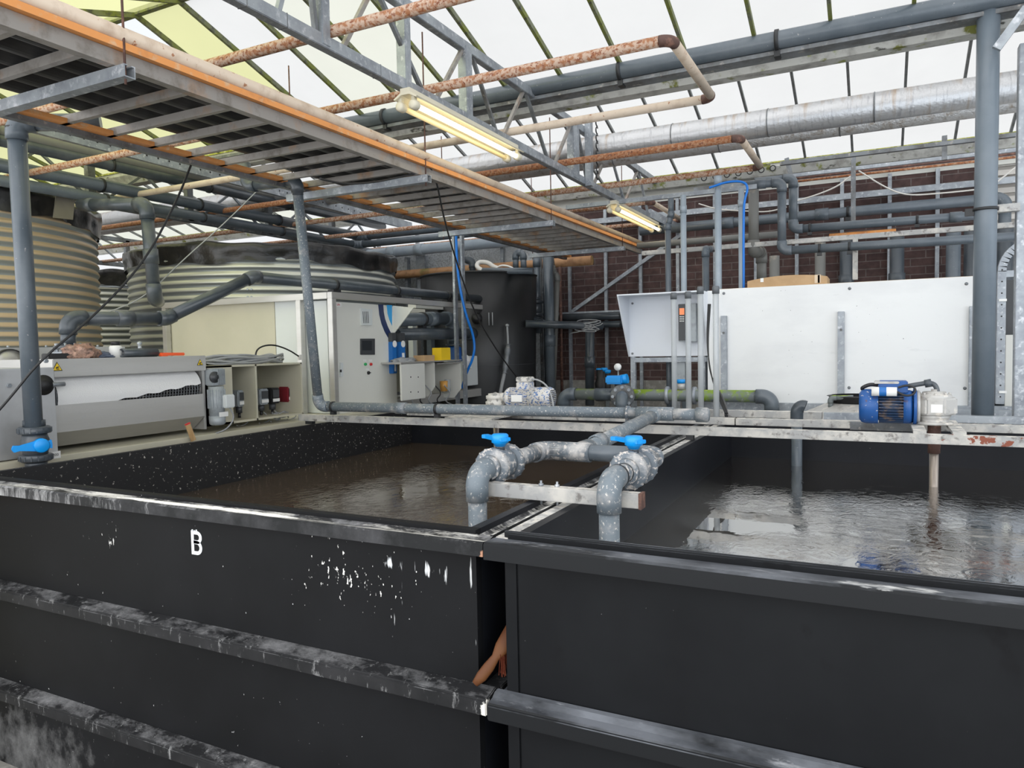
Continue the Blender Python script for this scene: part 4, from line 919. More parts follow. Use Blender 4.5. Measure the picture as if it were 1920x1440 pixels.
# paper web curving over the drum
dr_y0, dr_y1 = yl + .02, yr_ - .04
c0x, c0z, rr = XM - .13, PM(240, 735).z + .015, .125
n = 14; vs = []; nn_ = 24
for i in range(nn_ + 1):
    y = dr_y0 + (dr_y1 - dr_y0) * i / nn_; f = i / nn_; end = 1.45 - .95 * f + .05 * math.sin(i * 1.7)
    for j in range(n + 1):
        g = math.radians(100) - j / n * (math.radians(100) + (end - .75) * .85); vs.append((c0x + (rr + .004) * math.cos(g) * 1.05, y, c0z + (rr + .004) * math.sin(g) - .02))
mb = MB(); mb.add(vs, [(i * (n + 1) + j, i * (n + 1) + j + 1, (i + 1) * (n + 1) + j + 1, (i + 1) * (n + 1) + j) for i in range(nn_) for j in range(n)], True); mb.build('paper_web', 'cloth', t)
bl = MB()
for i in range(46):
    y = dr_y0 + (dr_y1 - dr_y0) * i / 45
    bl.tube([V((c0x + rr * math.cos(g), y, c0z - .02 + rr * math.sin(g))) for g in [math.radians(40 - 110 * k / 8) for k in range(9)]], .003, 5)
for k in range(12):
    g = math.radians(30 - 95 * k / 11); bl.cyl((c0x + rr * math.cos(g), dr_y0, c0z - .02 + rr * math.sin(g)), (c0x + rr * math.cos(g), dr_y1, c0z - .02 + rr * math.sin(g)), .0028, 5)
bl.build('mesh_belt', 'steel_dark', t)
MB().cyl((c0x, dr_y0 - .03, c0z - .02), (c0x, dr_y1, c0z - .02), rr - .02, 30).build('drum', 'rubber', t)
q = PM(82, 722, XM + .025); MB().rev(q - V((.01, 0, 0)), (1, 0, 0), [(0, 0), (0, .052), (.012, .052), (.016, .034), (.04, .030), (.04, 0)]).build('bearing', 'rubber', t)
MB().cyl(q + V((.01, 0, 0)), q + V((.01, .10, 0)), .012).build('axle', 'steel', t)
def warn(px_, py_, h):
    q = PM(px_, py_, XM + .0115); s_ = h
    MB().poly([q + V((0, -s_ * .58, -s_ * .5)), q + V((0, s_ * .58, -s_ * .5)), q + V((0, 0, s_ * .5))], (.0008, 0, 0)).build('warning_sticker', 'ink', t)
    q2 = q + V((.0012, 0, -.001)); s_ *= .80
    o = MB().poly([q2 + V((0, -s_ * .58, -s_ * .5)), q2 + V((0, s_ * .58, -s_ * .5)), q2 + V((0, 0, s_ * .5))], (.0006, 0, 0)).build('warning_sticker', 'yellow', t)
    mb = MB(); q3 = q2 + V((.0012, 0, -.005)); mb.bar(q3 + V((0, -.008, -.002)), q3 + V((0, .007, .003)), .002, .006).bar(q3 + V((0, -.006, -.008)), q3 + V((0, .009, -.008)), .002, .004); mb.build('warning_sticker', 'ink', t)
warn(107, 687, .048); warn(375, 679, .040)
# gearbox and motor on the right end
q = PM(402, 707, XM + .03)
g = thing('drive_gearmotor', 'grey gearbox and motor hanging at the right end of the belt filter', 'motor', q)
MB().box(q - V((.10, .035, .055)), q + V((.02, .065, .055))).build('gearbox', 'motor_grey', g, .006)
for i in range(7): MB().box(q + V((.02, .0 + i * .009, -.05)), q + V((.032, .004 + i * .009, .05))).build('cooling_rib', 'motor_grey', g)
MB().rev(q + V((.018, -.02, 0)), (1, 0, 0), [(0, 0), (0, .036), (.012, .036), (.012, .02), (.02, .02), (.02, 0)]).build('shaft_cover', 'grey_dark', g)
q2 = q + V((0, .01, -.17)); MB().cyl(q2 + V((0, 0, .11)), q2 - V((0, 0, .09)), .048, 24).build('motor_body', 'motor_grey', g)
for i in range(16):
    a = 2 * math.pi * i / 16; MB().bar(q2 + V((math.cos(a) * .05, math.sin(a) * .05, .09)), q2 + V((math.cos(a) * .05, math.sin(a) * .05, -.03)), .004, .012, (math.cos(a), math.sin(a), 0)).build('cooling_fin', 'motor_grey', g)
MB().rev(q2 - V((0, 0, .14)), (0, 0, 1), [(0, 0), (0, .04), (.012, .05), (.06, .052), (.06, 0)]).build('fan_cover', 'motor_grey', g)
MB().box(q2 + V((.03, .0, -.03)), q2 + V((.085, .075, .055))).build('terminal_box', 'cab_white', g, .006)
MB().box(q2 + V((.052, -.03, -.085)), q2 + V((.055, .04, -.055))).build('rating_plate', 'label', g)
MB().tube(smooth_path([q2 + V((.06, .05, -.03)), q2 + V((.07, .08, -.10)), q2 + V((.05, .03, -.17)), q2 + V((.03, -.05, -.19))]), .005, 8).build('power_cable', 'cable_grey', g)
# hood details and clutter on top
zt = PM(240, 670).z
for px_, yy_ in ((35, 1.95), (285, 2.98)):
    q = PM(px_, 672, -4.35); MB().rev((-4.45, q.y - .0, q.z - .035), (1, 0, 0), [(0, 0), (0, .085), (.02, .085), (.02, 0)], 32).build('drum_end', 'stainless', t)
    MB().rev((-4.452, q.y, q.z - .035), (1, 0, 0), [(0, .084), (0, .090), (.026, .090), (.026, .084)], 32).build('drum_end_trim', 'rubber', t)
MB().box((-4.80, 1.9, zt), (-4.55, yr_ - .05, zt + .07)).build('rear_flange', 'stainless_l', t, .004)
for i in range(12): MB().cyl((-4.56, 1.95 + i * .11, zt + .07), (-4.56, 1.95 + i * .11, zt + .082), .008, 6).build('bolt', 'steel', t)
def crump(name, label, c, sc, ma, seed, cat='rag'):
    random.seed(seed); bm = bmesh.new(); bmesh.ops.create_icosphere(bm, subdivisions=4, radius=1)
    from mathutils import noise
    for v in bm.verts:
        d = v.co.normalized(); k = 1 + .35 * noise.noise(d * 2.2 + V((seed, 0, 0))) + .22 * noise.noise(d * 5 + V((0, seed, 0))) + .1 * noise.noise(d * 11)
        v.co = V((d.x * sc[0], d.y * sc[1], max(d.z, -.35) * sc[2])) * k
    me = bpy.data.meshes.new(name); bm.to_mesh(me); bm.free(); me.materials.append(M[ma])
    for p in me.polygons: p.use_smooth = True
    o = bpy.data.objects.new(name, me); COL.objects.link(o); o.location = c; return tag(o, label, cat)
q = AX(150, 657, -4.0); crump('cleaning_rag', 'crumpled dirty pink rag lying on the filter hood', (-4.0, q.y, zt + .02), (.07, .10, .058), 'rag', 4)
q = AX(192, 662, -4.02); crump('cleaning_rag', 'flat grey-blue rag between the pink rag and the white bottle', (-4.02, q.y, zt + .01), (.06, .065, .025), 'rag_blue', 9)
q = AX(105, 664, -3.98); one('black_block', MB().box((-4.03, q.y - .05, zt), (-3.96, q.y + .06, zt + .03)), 'rubber', 'small flat black block left of the pink rag', 'block', bev=.004)
q = AX(217, 655, -3.98)
t = thing('white_bottle', 'small white bottle with a black screw cap on the filter hood', 'bottle', (-3.98, q.y, zt))
MB().rev((-3.98, q.y, zt), (0, 0, 1), [(0, 0), (0, .035), (.06, .035), (.07, .028), (.07, 0)]).build('bottle_body', 'label', t)
MB().rev((-3.98, q.y, zt + .07), (0, 0, 1), [(0, 0), (0, .024), (.022, .024), (.024, .02), (.024, 0)]).build('screw_cap', 'rubber', t)
qa = AX(228, 662, -3.93); qb = AX(293, 660, -3.93); 
mb = MB(); mb.rev((-3.93, qa.y, zt + .026), (0, 1, 0), [(0, .021), (0, .026), (qb.y - qa.y, .026), (qb.y - qa.y, .021), (0, .021)]); one('pipe_offcut', mb, 'pvc_dark', 'short offcut of dark grey pipe lying on the filter hood', 'pipe')
qa = AX(300, 664, -3.90); qb = AX(345, 663, -3.90)
mb = MB(); mb.bar((-3.9, qa.y, zt + .014), (-3.9, qb.y, zt + .012), .02, .018).bar((-3.9, qa.y - .0, zt + .008), (-3.9, qa.y + .05, zt + .008), .03, .014); one('orange_tool', mb, 'orange', 'orange plastic tool handle lying on the filter hood', 'tool', bev=.004)
mb = MB(); qa = AX(262, 650, -4.5); mb.rev((-4.5, qa.y, zt), (0, 0, 1), [(0, 0), (0, .02), (.04, .02), (.045, .012), (.08, .012), (.09, .018), (.10, .012), (.105, 0)]); one('vent_nipple', mb, 'steel', 'small steel nipple standing behind the pipe offcut', 'fitting')
qa, qb = AX(352, 796, XS + .02), AX(363, 826, XS + .03)
t = thing('wooden_wedge', 'small wooden stake leaning against the trough with a red painted tip', 'stake', qb)
MB().bar(qa, qb, .030, .012, (1, 0, 0)).build('stake', 'wood', t)
d = (qa - qb).normalized(); MB().bar(qa, qa + d * .008, .032, .014, (1, 0, 0)).build('painted_tip', 'red', t)

# pipe on the frame: flange - elbow - rise - along the frame top - down to the wall
XP = -3.90; rl = .040
fA = AX(128, 648, -4.15); pts = [AX(128, 655, -4.15), AX(128, 597, -4.15), AX(312, 597, -4.05), AX(474, 519, XP), AX(905, 561, XP), AY(1022, 608, 7.85), AY(1108, 609, 8.0), AY(1108, 760, 8.0)]
lp = pipe_run('long dark grey pipe rising from the filter and running over the cabinet frame', pts, rl, 'pvc_dark', couplings=((1, .55), (4, .1)), br=1.5, n=24)
for px_ in (627, 742, 838):
    q = AX(px_, 545, XP); f = (q.y - pts[3].y) / (pts[4].y - pts[3].y); p = lerp(pts[3], pts[4], f)
    MB().rev(p - V((0, .015, 0)), (0, 1, 0), [(0, rl), (0, rl * 1.2), (.03, rl * 1.2), (.03, rl)]).box(p - V((.03, .045, rl + .03)), p + V((.03, .045, -rl))).build('clamp', 'gasket', lp)
for k, (dz, r_, ma) in enumerate(((0.0, .075, 'pvc_dark'), (-.035, .080, 'steel'))):
    MB().rev(pts[0] + V((0, 0, dz)), (0, 0, 1), [(0, 0), (0, r_), (.022, r_), (.022, 0)]).build('flange', ma, lp)
for i in range(8):
    a = 2 * math.pi * i / 8; c = pts[0] + V((math.cos(a) * .062, math.sin(a) * .062, 0)); MB().cyl(c - V((0, 0, .05)), c + V((0, 0, .035)), .007, 6).build('flange_bolt', 'steel', lp)

# second drop from silo 1 rim
q = [AX(160, 384, -5.6), AX(272, 384, -5.1), AX(294, 578, -5.1), AX(300, 572, -5.35)]
pipe_run('grey pipe from the left silo rim dropping beside the middle silo', [AX(152, 384, -6.0), AX(274, 383, -5.1), AX(290, 560, -5.1), AX(297, 566, -5.3)], .048, 'pvc_dark', couplings=((0, .15), (1, .55)))

# ------------------------------------------------------------------ dosing pump box
BX0, BX1 = -4.30, -3.86
ya, yb = PM(388, 720).y, PM(568, 700).y; z1 = PM(430, 685).z; z0 = PM(480, 790).z + .005
ds = [PM(437, 700).y, PM(478, 700).y, PM(483, 700).y, PM(562, 700).y]
t = thing('pump_box', 'open beige plastic box holding dosing pumps, splashed clear front', 'box', (BX1, ya, z0))
MB().box((BX0, ya, z1 - .012), (BX1, yb, z1)).build('lid', 'beige', t); MB().box((BX0, ya, z0), (BX1, yb, z0 + .014)).build('floor_panel', 'beige', t)
MB().box((BX0, ya, z0), (BX0 + .012, yb, z1)).build('back_panel', 'beige_deep', t)
MB().box((BX1 - .012, ya, z0), (BX1, ds[0], z1)).build('front_panel', 'beige', t)
for y in (ya, (ds[1] + ds[2]) / 2, yb - .012): MB().box((BX0, y, z0), (BX1, y + .014, z1)).build('divider', 'beige', t)
def pump(label, px_, py_, ma='motor_grey', lab='label'):
    q = AX(px_, py_, -4.02); g = thing('dosing_pump', label, 'pump', q)
    MB().box(q + V((-.06, -.042, -.045)), q + V((.04, .042, .07))).build('pump_housing', ma, g, .008)
    MB().box(q + V((.04, -.03, .0)), q + V((.044, .03, .055))).build('display', 'grey_dark', g)
    MB().box(q + V((.04, -.032, -.03)), q + V((.045, .032, -.008))).build('name_plate', lab, g)
    MB().cyl(q + V((0, 0, -.045)), q + V((0, 0, -.09)), .024, 14).build('dosing_head', 'grey_dark', g)
    MB().cyl(q + V((0, 0, -.09)), q + V((0, 0, -.13)), .010, 10).build('suction_fitting', 'rubber', g)
    MB().tube(smooth_path([q + V((0, .02, -.1)), q + V((.04, .06, -.16)), q + V((.02, -.03, -.185)), q + V((.06, -.08, -.17))]), .004, 6).build('hose', 'cable_grey', g)
pump('grey dosing pump in the left compartment of the beige box', 448, 750)
pump('grey dosing pump against the divider in the wide compartment', 489, 747)
pump('dark red dosing pump at the right of the beige box', 540, 742, 'pump_red')
pump('black dosing pump behind the red one in the beige box', 510, 745, 'rubber')
random.seed(5)
def coil(label, c, r, n, ma, flat=.3, cr_=.005, name='cable_coil'):
    mb = MB()
    for k in range(n):
        rr_ = r * random.uniform(.75, 1.05); ph = random.uniform(0, 6); dz = random.uniform(0, .05)
        mb.tube([V(c) + V((rr_ * flat * math.cos(a) * 1.0, rr_ * math.sin(a), dz + .012 * math.sin(3 * a + ph))) for a in [2 * math.pi * j / 28 for j in range(29)]], cr_, 7, cap=False)
    return one(name, mb, ma, label, 'cable')
q = AX(465, 675, -4.02); cc = coil('big coil of grey cable lying on the beige pump box', (-4.05, q.y, z1 + .008), .34, 13, 'cable_grey', .34, .0075)
mb = MB().tube(smooth_path([AX(478, 672, -4.0), AX(482, 652, -4.0), AX(510, 645, -4.0), AX(540, 655, -4.0), AX(560, 668, -4.0)]), .006, 8); one('loose_cable', mb, 'cable', 'dark cable tail arching out of the grey coil', 'cable')
one('orange_connector', MB().box(AX(563, 670, -4.0) - V((.01, .02, .02)), AX(563, 670, -4.0) + V((.01, .02, .02))), 'cable_white', 'pale connector at the end of the arching cable', 'connector', bev=.004)
coil('loose loop of grey cable on the floor of the beige box', AX(525, 783, -3.98), .09, 5, 'cable_grey', .5, .004)

# ------------------------------------------------------------------ control cabinet in its steel frame
XF = -3.86; YC = PM(622, 547, XF).y; zF = PM(622, 547, XF).z; YE = PM(912, 571, XF).y
XL2 = AY(302, 567, YC).x
t = thing('cabinet_stand', 'square-tube steel frame around the control cabinet and beige wall panels', 'frame', (XF, YC, 0))
w5 = .05
def fb(a, b): MB().box(a, b).build('frame_tube', 'stainless', t, .003)
zq = zF - w5 - .0005; fb((XF - w5, YC, 0), (XF, YC + w5, zq)); fb((XF - w5, YC, zF - w5), (XF, YE, zF)); fb((XL2, YC, zF - w5), (XF - w5 - .0005, YC + w5, zF))
fb((XF - w5, YE - w5, 0), (XF, YE, zq)); xq = AY(557, 560, YC).x; fb((xq - .02, YC, 0), (xq + .03, YC + w5, zq)); fb((XL2, YC, 0), (XL2 + w5, YC + w5, zq)); fb((XL2, YE - w5, zF - w5), (XF - w5 - .0005, YE, zF)); fb((XL2, YC + w5 + .0005, zF - w5), (XL2 + w5, YE - w5 - .0005, zF)); fb((XL2, YE - w5, 0), (XL2 + w5, YE, zq))
YPn = YC + .06
def panelY(x0, x1, ytop, ybot, ma, label, Y=YPn):
    a = AY(x0, ytop, Y); b = AY(x1, ytop, Y); z0_ = 1.24
    return one('wall_panel', MB().box((a.x, Y, z0_), (b.x, Y + .02, a.z)), ma, label, 'panel')
panelY(318, 514, 567, 690, 'beige', 'wide beige panel behind the cable coil')
panelY(515, 556, 562, 690, 'cab_white', 'narrow pale grey panel right of the wide beige panel', YPn + .002)
panelY(566, 612, 566, 690, 'cab_white', 'narrow white panel left of the cabinet corner post', YPn + .004)
XD = XF - .045
def PD(x, y, X=XD): return AX(x, y, X)
yd0, yd1 = PD(628, 600).y, PD(741, 600).y; zd1 = PD(640, 566).z
t = thing('control_cabinet', 'light grey control cabinet with touch screen and blue stripe decal', 'cabinet', (XD, yd0, 0))
MB().box((XD - .5, yd0 - .0, .9), (XD - .02, yd1, zd1)).build('cabinet_body', 'cab', t, .004)
MB().box((XD - .02, yd0, .92), (XD, yd1, zd1 - .01)).build('door', 'cab', t, .004)
def onD(name, pts, ma, th=.002, lift=0.0): return MB().poly([PD(x, y, XD + lift) for x, y in pts], (th, 0, 0)).build(name, ma, t)
onD('document_holder', [(675, 578), (696, 580), (696, 610), (676, 610)], 'cab_white', .012)
for k in range(4): onD('document_holder_slot', [(680 + k * 3, 584), (681 + k * 3, 584), (682.5 + k * 3, 606), (681.5 + k * 3, 606)], 'grey_dark', .001, .0125)
onD('screen_bezel', [(675, 635), (701, 635), (701, 665), (675, 665)], 'grey_dark', .012)
onD('touch_screen', [(679, 639), (697, 639), (697, 657), (679, 657)], 'screen', .001, .0125)
for px_, ma in ((684, 'green_btn'), (694.5, 'red')):
    q = PD(px_, 683); MB().cyl(q, q + V((.014, 0, 0)), .012, 16).build('push_button', ma, t)
    onD('button_label', [(px_ - 3, 674), (px_ + 3, 674), (px_ + 3, 678), (px_ - 3, 678)], 'label', .001)
q = PD(690, 699); MB().cyl(q, q + V((.012, 0, 0)), .014, 16).build('rotary_switch', 'rubber', t); MB().bar(q + V((.015, -.014, 0)), q + V((.015, .018, 0)), .008, .007).build('switch_lever', 'rubber', t)
onD('button_label', [(686, 691), (692, 691), (692, 694), (686, 694)], 'label', .001)
onD('name_label', [(630, 568), (640, 568), (640, 575), (630, 575)], 'label', .001)
q = PD(634.5, 571.5, XD + .0014); text('UFA', t, 'red', q, (0, 1, 0), (0, 0, 1), .016, bold=.02)
onD('door_lock', [(636, 680), (641, 680), (641, 706), (636, 706)], 'cab_white', .014); onD('door_lock_key', [(637.5, 693), (640, 693), (640, 698), (637.5, 698)], 'ink', .004, .0145)
def arc_poly(pl, pr): return pl + pr[::-1]
onD('navy_stripe', [(709, 571), (711, 590), (715, 607), (721, 622), (729, 636), (735, 646), (735.5, 630), (727, 612), (722, 598), (719.5, 585), (718.5, 571)], 'navy', .0012)
onD('blue_stripe', [(725, 572), (726.5, 588), (730, 600), (735, 611), (735, 572)], 'sky', .0012)
# rain hood at the cabinet's far edge
A_ = PD(736, 573); hd = MB(); 
h1 = [PD(736, 573), PD(736, 625)]; out = PD(774, 576, XD + .25)
hd.add([h1[0], h1[0] + V((.26, .0, .0)), h1[0] + V((.26, .02, -.01)), h1[1], h1[0] + V((0, .02, 0))], [(0, 1, 3), (0, 4, 2, 1), (1, 2, 3)])
hd2 = MB().poly([PD(737, 573), AX(775, 577, XD + .22), PD(737, 627)], (0, .012, 0)); hd2.build('rain_hood', 'cab', t)

# ------------------------------------------------------------------ equipment right of the cabinet
def boxX(name, label, cat, x0, y0, x1, y1, X, dep, ma, bev=.003, grp=None):
    a = AX(x0, y0, X); b = AX(x1, y1, X); b2 = AX(x1, y0, X)
    return one(name, MB().box((X - dep, a.y, b.z), (X, b2.y, a.z)), ma, label, cat, grp, bev)
for i, (x0, x1, lab) in enumerate(((736, 745, 'nearer blue enamel unit beside the control cabinet'), (751, 761, 'farther blue enamel unit beside the control cabinet'))):
    a = AX(x0, 645, XF); b = AX(x1, 700 - i * 20, XF); t = thing('inverter_unit', lab, 'drive unit', (XF, a.y, b.z))
    MB().box((XF - .2, a.y, b.z), (XF, b.y, a.z + .02)).build('housing', 'blue_box', t, .004)
    MB().box((XF - .2, a.y, a.z + .02), (XF, b.y, a.z + .10)).build('top_module', 'grey_dark', t, .004)
    MB().cyl((XF, (a.y + b.y) / 2, a.z), (XF + .004, (a.y + b.y) / 2, a.z), .03, 16).build('round_logo', 'label', t)
    MB().box((XF, a.y + .02, b.z + .02), (XF + .002, b.y - .02, b.z + .09)).build('data_label', 'label', t)
XE = -3.70
def splitbox(lab, xs, yt, yb):
    a = AX(xs[0], yt, XE); b = AX(xs[1], yb, XE); t = thing('wiring_box', lab, 'box', (XE, a.y, b.z))
    c_ = AX(xs[1], yt, XE)
    z0_, z1_ = b.z, a.z
    MB().box((XE - .35, a.y, z1_ - .01), (XE, c_.y, z1_)).build('top_panel', 'stainless', t)
    MB().box((XE - .35, a.y, z0_ + .05), (XE - .33, c_.y, z1_)).build('back_panel', 'beige_deep', t)
    MB().poly([(XE, c_.y - .012, z1_), (XE - .35, c_.y - .012, z1_), (XE - .35, c_.y - .012, z0_), (XE - .08, c_.y - .012, z0_), (XE, c_.y - .012, z0_ + .09)], (0, .012, 0)).build('side_panel', 'cab', t)
    return t, a, b, c_, z0_, z1_
t, a, b, c_, z0_, z1_ = splitbox('left open beige wiring box below the two horizontal grey pipes', (752, 815), 681, 744)
MB().box((XE - .02, a.y, z0_ + .0), (XE, AX(797, 700, XE).y, z1_ - .01)).build('front_cover', 'cab', t, .004)
for x_, y_ in ((770, 707), (784, 707), (770, 735), (784, 735)):
    q = AX(x_, y_, XE); MB().cyl(q, q + V((.003, 0, 0)), .006, 8).build('screw', 'ink', t)
q = AX(803, 715, XE - .1); MB().box(q - V((.03, .03, .05)), q + V((.03, .03, .05))).build('relay', 'grey_dark', t)
t, a, b, c_, z0_, z1_ = splitbox('right open beige wiring box holding an amber filter bowl', (820, 864), 681, 746)
q = AX(832, 722, XE - .1); g_ = MB().rev(q - V((0, 0, .06)), (0, 0, 1), [(0, 0), (0, .035), (.10, .04), (.10, 0)]); g_.build('filter_bowl', 'amber', t)
MB().cyl(q + V((.0, .07, -.07)), q + V((0, .07, .05)), .03, 14).build('clear_bowl', 'clear', t)
for i, (xa, xb, y_, lab) in enumerate(((750, 864, 682, 'narrow steel shelf above the wiring boxes'),)):
    a = AX(xa, y_, XE); b = AX(xb, y_, XE); one('steel_shelf', MB().box((XE - .38, a.y, a.z), (XE + .01, b.y, a.z + .012)), 'stainless', lab, 'shelf')
zsh = AX(800, 680, XE).z + .012
q = AX(835, 665, XE - .05); one('yellow_box', MB().box((XE - .12, AX(822, 670, XE - .05).y, zsh), (XE - .02, AX(840, 670, XE - .05).y, AX(830, 652, XE - .05).z)), 'yellow', 'bright yellow carton standing on the steel shelf', 'carton', bev=.003)
one('card_carton', MB().box((XE - .15, AX(801, 675, XE).y, zsh), (XE - .03, AX(820, 675, XE).y, zsh + .055)), 'card', 'small brown carton left of the yellow carton', 'carton')
crump('plastic_bag', 'crumpled grey plastic film on the steel shelf', (XE - .12, AX(778, 675, XE).y, zsh + .01), (.08, .14, .03), 'cable_grey', 12, 'plastic film')
q = AX(852, 663, -3.95); t = thing('blue_pump', 'dark blue pump casing behind the yellow carton', 'pump', q)
MB().rev(q - V((0, 0, .08)), (0, 0, 1), [(0, 0), (0, .085), (.02, .085), (.03, .075), (.14, .075), (.16, .05), (.16, 0)]).build('casing', 'blue_motor', t)
MB().rev(q + V((0, 0, .08)), (0, 0, 1), [(0, 0), (0, .09), (.02, .09), (.02, .06), (.05, .06), (.05, 0)]).build('top_flange', 'pvc_dark', t)
pipe_run('upper thick grey pipe bending down into the blue pump', [AX(745, 600, -4.0), AX(848, 597, -4.0), AX(850, 650, -4.0)], .062, 'pvc', clamps=((0, .42),), couplings=((0, .6),))
pipe_run('lower thick grey pipe running from the cabinet to the frame post', [AX(742, 627, -3.98), AX(905, 625, -3.98)], .058, 'pvc_dark', couplings=((0, .82),))
for i, (x_, lab) in enumerate(((809, 'grey upright behind the upper thick pipe'), (775, 'pale upright next to the farther blue unit'), (783, 'steel upright behind the wiring boxes'))):
    q = AX(x_, 700, -4.45 - .1 * i); one('upright', MB().box((q.x - .03, q.y - .035, .5), (q.x + .03, q.y + .035, 2.1)), ('pvc', 'cab_white', 'stainless')[i], lab, 'upright')
q = AX(800, 575, -4.3); one('frame_rail', MB().box((-4.4, AX(780, 575, -4.3).y, q.z - .02), (-4.3, AX(905, 575, -4.3).y, q.z + .02)), 'cab', 'pale rail crossing above the upper thick pipe', 'rail')
# cabinets under, near frame end
a = AX(872, 668, -3.93); b = AX(908, 720, -3.93)
one('junction_cabinet', MB().box((-4.2, a.y, b.z), (-3.93, AX(908, 668, -3.93).y, a.z)), 'cab_white', 'pale cabinet door beside the frame end post, behind the blue hose', 'cabinet', bev=.004)
one('floor_frame', MB().box((-4.2, AX(745, 740, -3.9).y, 1.22), (-3.9, AX(912, 740, -3.9).y, 1.30)), 'stainless', 'low stainless frame beam under the wiring boxes', 'beam')
crump('plastic_bag', 'white plastic bag hanging beside the blue hose', AX(876, 685, -3.75), (.03, .05, .09), 'label', 5, 'plastic bag')
for i in range(5):
    random.seed(40 + i); a = AX(770 + i * 18, 742, -3.72)
    mb = MB().tube(smooth_path([a + V((-.05, 0, .1)), a + V((.0, .05, .02)), a + V((0, -.05 * i / 2, -.04)), a + V((-.02, .1, -.1)), a + V((.03, .22, -.13))]), .006, 6)
    one('loose_cable', mb, 'cable' if i % 2 else 'cable_grey', ['grey cable drooping below the left wiring box', 'black cable drooping below the left wiring box', 'grey cable dangling between the wiring boxes', 'black cable dangling below the amber bowl', 'grey cable below the right wiring box'][i], 'cable')
# post with the blue hose
a = AY(858, 440, 6.3); 
t = thing('strut_post', 'upright steel strut hanging from the tray with blue hose tied to it', 'post', (a.x, 6.3, 0))
for dx in (-.045, .045): MB().box((a.x + dx - .012, 6.28, .6), (a.x + dx + .012, 6.33, AY(858, 437, 6.3).z)).build('strut_rail', 'steel', t)
pth = [AX(855, 440, -3.6), AX(857, 500, -3.6), AX(863, 550, -3.6), AX(876, 600, -3.6), AX(890, 640, -3.6), AX(889, 670, -3.6), AX(872, 705, -3.6), AX(866, 728, -3.6)]
pth = [AY(855, 440, 6.25), AY(857, 500, 6.25), AY(864, 550, 6.25), AY(874, 592, 6.3), AY(889, 632, 6.4), AY(890, 665, 6.4), AY(873, 703, 6.4), AY(866, 728, 6.4)]
one('blue_hose', MB().tube(smooth_path(pth), .013, 8), 'hose_blue', 'blue hose curving down the strut post past the frame', 'hose')
# long black cables
pth = [AX(795, 300, -2.43), AX(808, 315, -2.42), AX(820, 345, -2.5), AX(830, 400, -2.6), AX(852, 480, -2.7), AX(890, 590, -2.9), AX(940, 670, -3.0), AX(980, 722, -3.05), AX(1020, 760, -2.9), AX(1062, 800, -2.6), AX(1085, 815, -2.5), AX(1115, 826, -2.3)]
one('hanging_cable', MB().tube(smooth_path(pth), .006, 8), 'cable', 'black cable hanging from the tray down past the white motor', 'cable')
pth = [AX(358, 310, -3.34), AX(330, 380, -3.35), AX(272, 490, -3.38), AX(180, 590, -3.4), AX(75, 675, -3.42), AX(20, 745, -3.5), AX(-30, 800, -3.6)]
one('hanging_cable', MB().tube(smooth_path(pth), .006, 8), 'cable', 'black cable slanting from the tray across the left silos and filter', 'cable')
pth = [AX(500, 340, -5.0), AX(420, 420, -5.05), AX(340, 490, -5.1), AX(270, 560, -5.15), AX(190, 590, -5.2)]
one('hanging_cable', MB().tube(smooth_path(pth), .005, 6), 'cable_grey', 'thin grey wire slanting behind the middle silo drop pipe', 'cable')
one('loose_cable', MB().tube(smooth_path([AX(600, 335, -2.5), AX(640, 345, -2.5), AX(700, 343, -2.5), AX(780, 325, -2.45)]), .006, 6), 'cable', 'black cable sagging under the second hanger channel', 'cable')

# ------------------------------------------------------------------ round black tank and the pipes by it
tcx, tcy, tr_ = -4.22, 7.55, .68
ztk = 1.75 + (AY(915, 508, 7.0).z - 1.75) * 1.0
t = thing('round_tank', 'tall round black plastic tank in front of the brick wall', 'tank', (tcx, tcy, 0))
MB().rev((tcx, tcy, 0), (0, 0, 1), [(0, tr_ * .93), (1.55, tr_ * .965), (ztk, tr_), (ztk, tr_ - .03), (ztk - .05, tr_ - .05)], 64).build('tank_wall', 'tankblack', t)
MB().rev((tcx, tcy, 1.548), (0, 0, 1), [(0, tr_ * .966), (.003, tr_ * .969), (.006, tr_ * .967)], 64).build('weld_seam', 'grey_dark', t)
MB().rev((tcx, tcy, ztk - .01), (0, 0, 1), [(0, tr_ + .004), (.012, tr_ + .012), (.02, tr_ - .01)], 64).build('tank_lip', 'rubber', t)
ax_ = (V((0, 0, 0)) - V((tcx, tcy, 0))); ax_.z = 0; ax_.normalize()
def on_tank(x, y, r_=None): # point on the tank wall along a sight line
    d = ray(x, y); d2 = V((d.x, d.y, 0)).normalized(); c = V((tcx, tcy, 0)); b_ = d2.dot(c); R_t = r_ or tr_
    k = b_ - math.sqrt(max(0, b_ * b_ - (c.length_squared - R_t * R_t))); return EYE + d * (k / math.hypot(d.x, d.y))
q = on_tank(894, 597, tr_ + .01); MB().rev(q, ax_, [(0, 0), (0, .06), (.02, .06), (.025, .045), (.05, .045), (.05, 0)]).build('inspection_port', 'rubber', t)
q = on_tank(920, 598, tr_ + .01)
for s_ in (-.022, .022): MB().cyl(q + V((s_, 0, -.07)), q + V((s_, 0, .07)), .006, 8).build('sight_glass', 'cable_grey', t)
q = on_tank(951, 612, tr_ + .04); hz = [q, on_tank(953, 645, tr_ + .05), on_tank(951, 668, tr_ + .05), on_tank(946, 700, tr_ + .06), on_tank(938, 735, tr_ + .08)]
hs = thing('wrapped_hose', 'grey hose with taped joint hanging down the round black tank', 'hose', hz[0])
MB().tube(smooth_path(hz[:3]), .012, 8).build('upper_pipe', 'cable_grey', hs); MB().tube(smooth_path(hz[1:4]), .028, 10, rfun=lambda f: .034 - .01 * math.sin(f * 9) ** 2).build('taped_joint', 'steel_dark', hs)
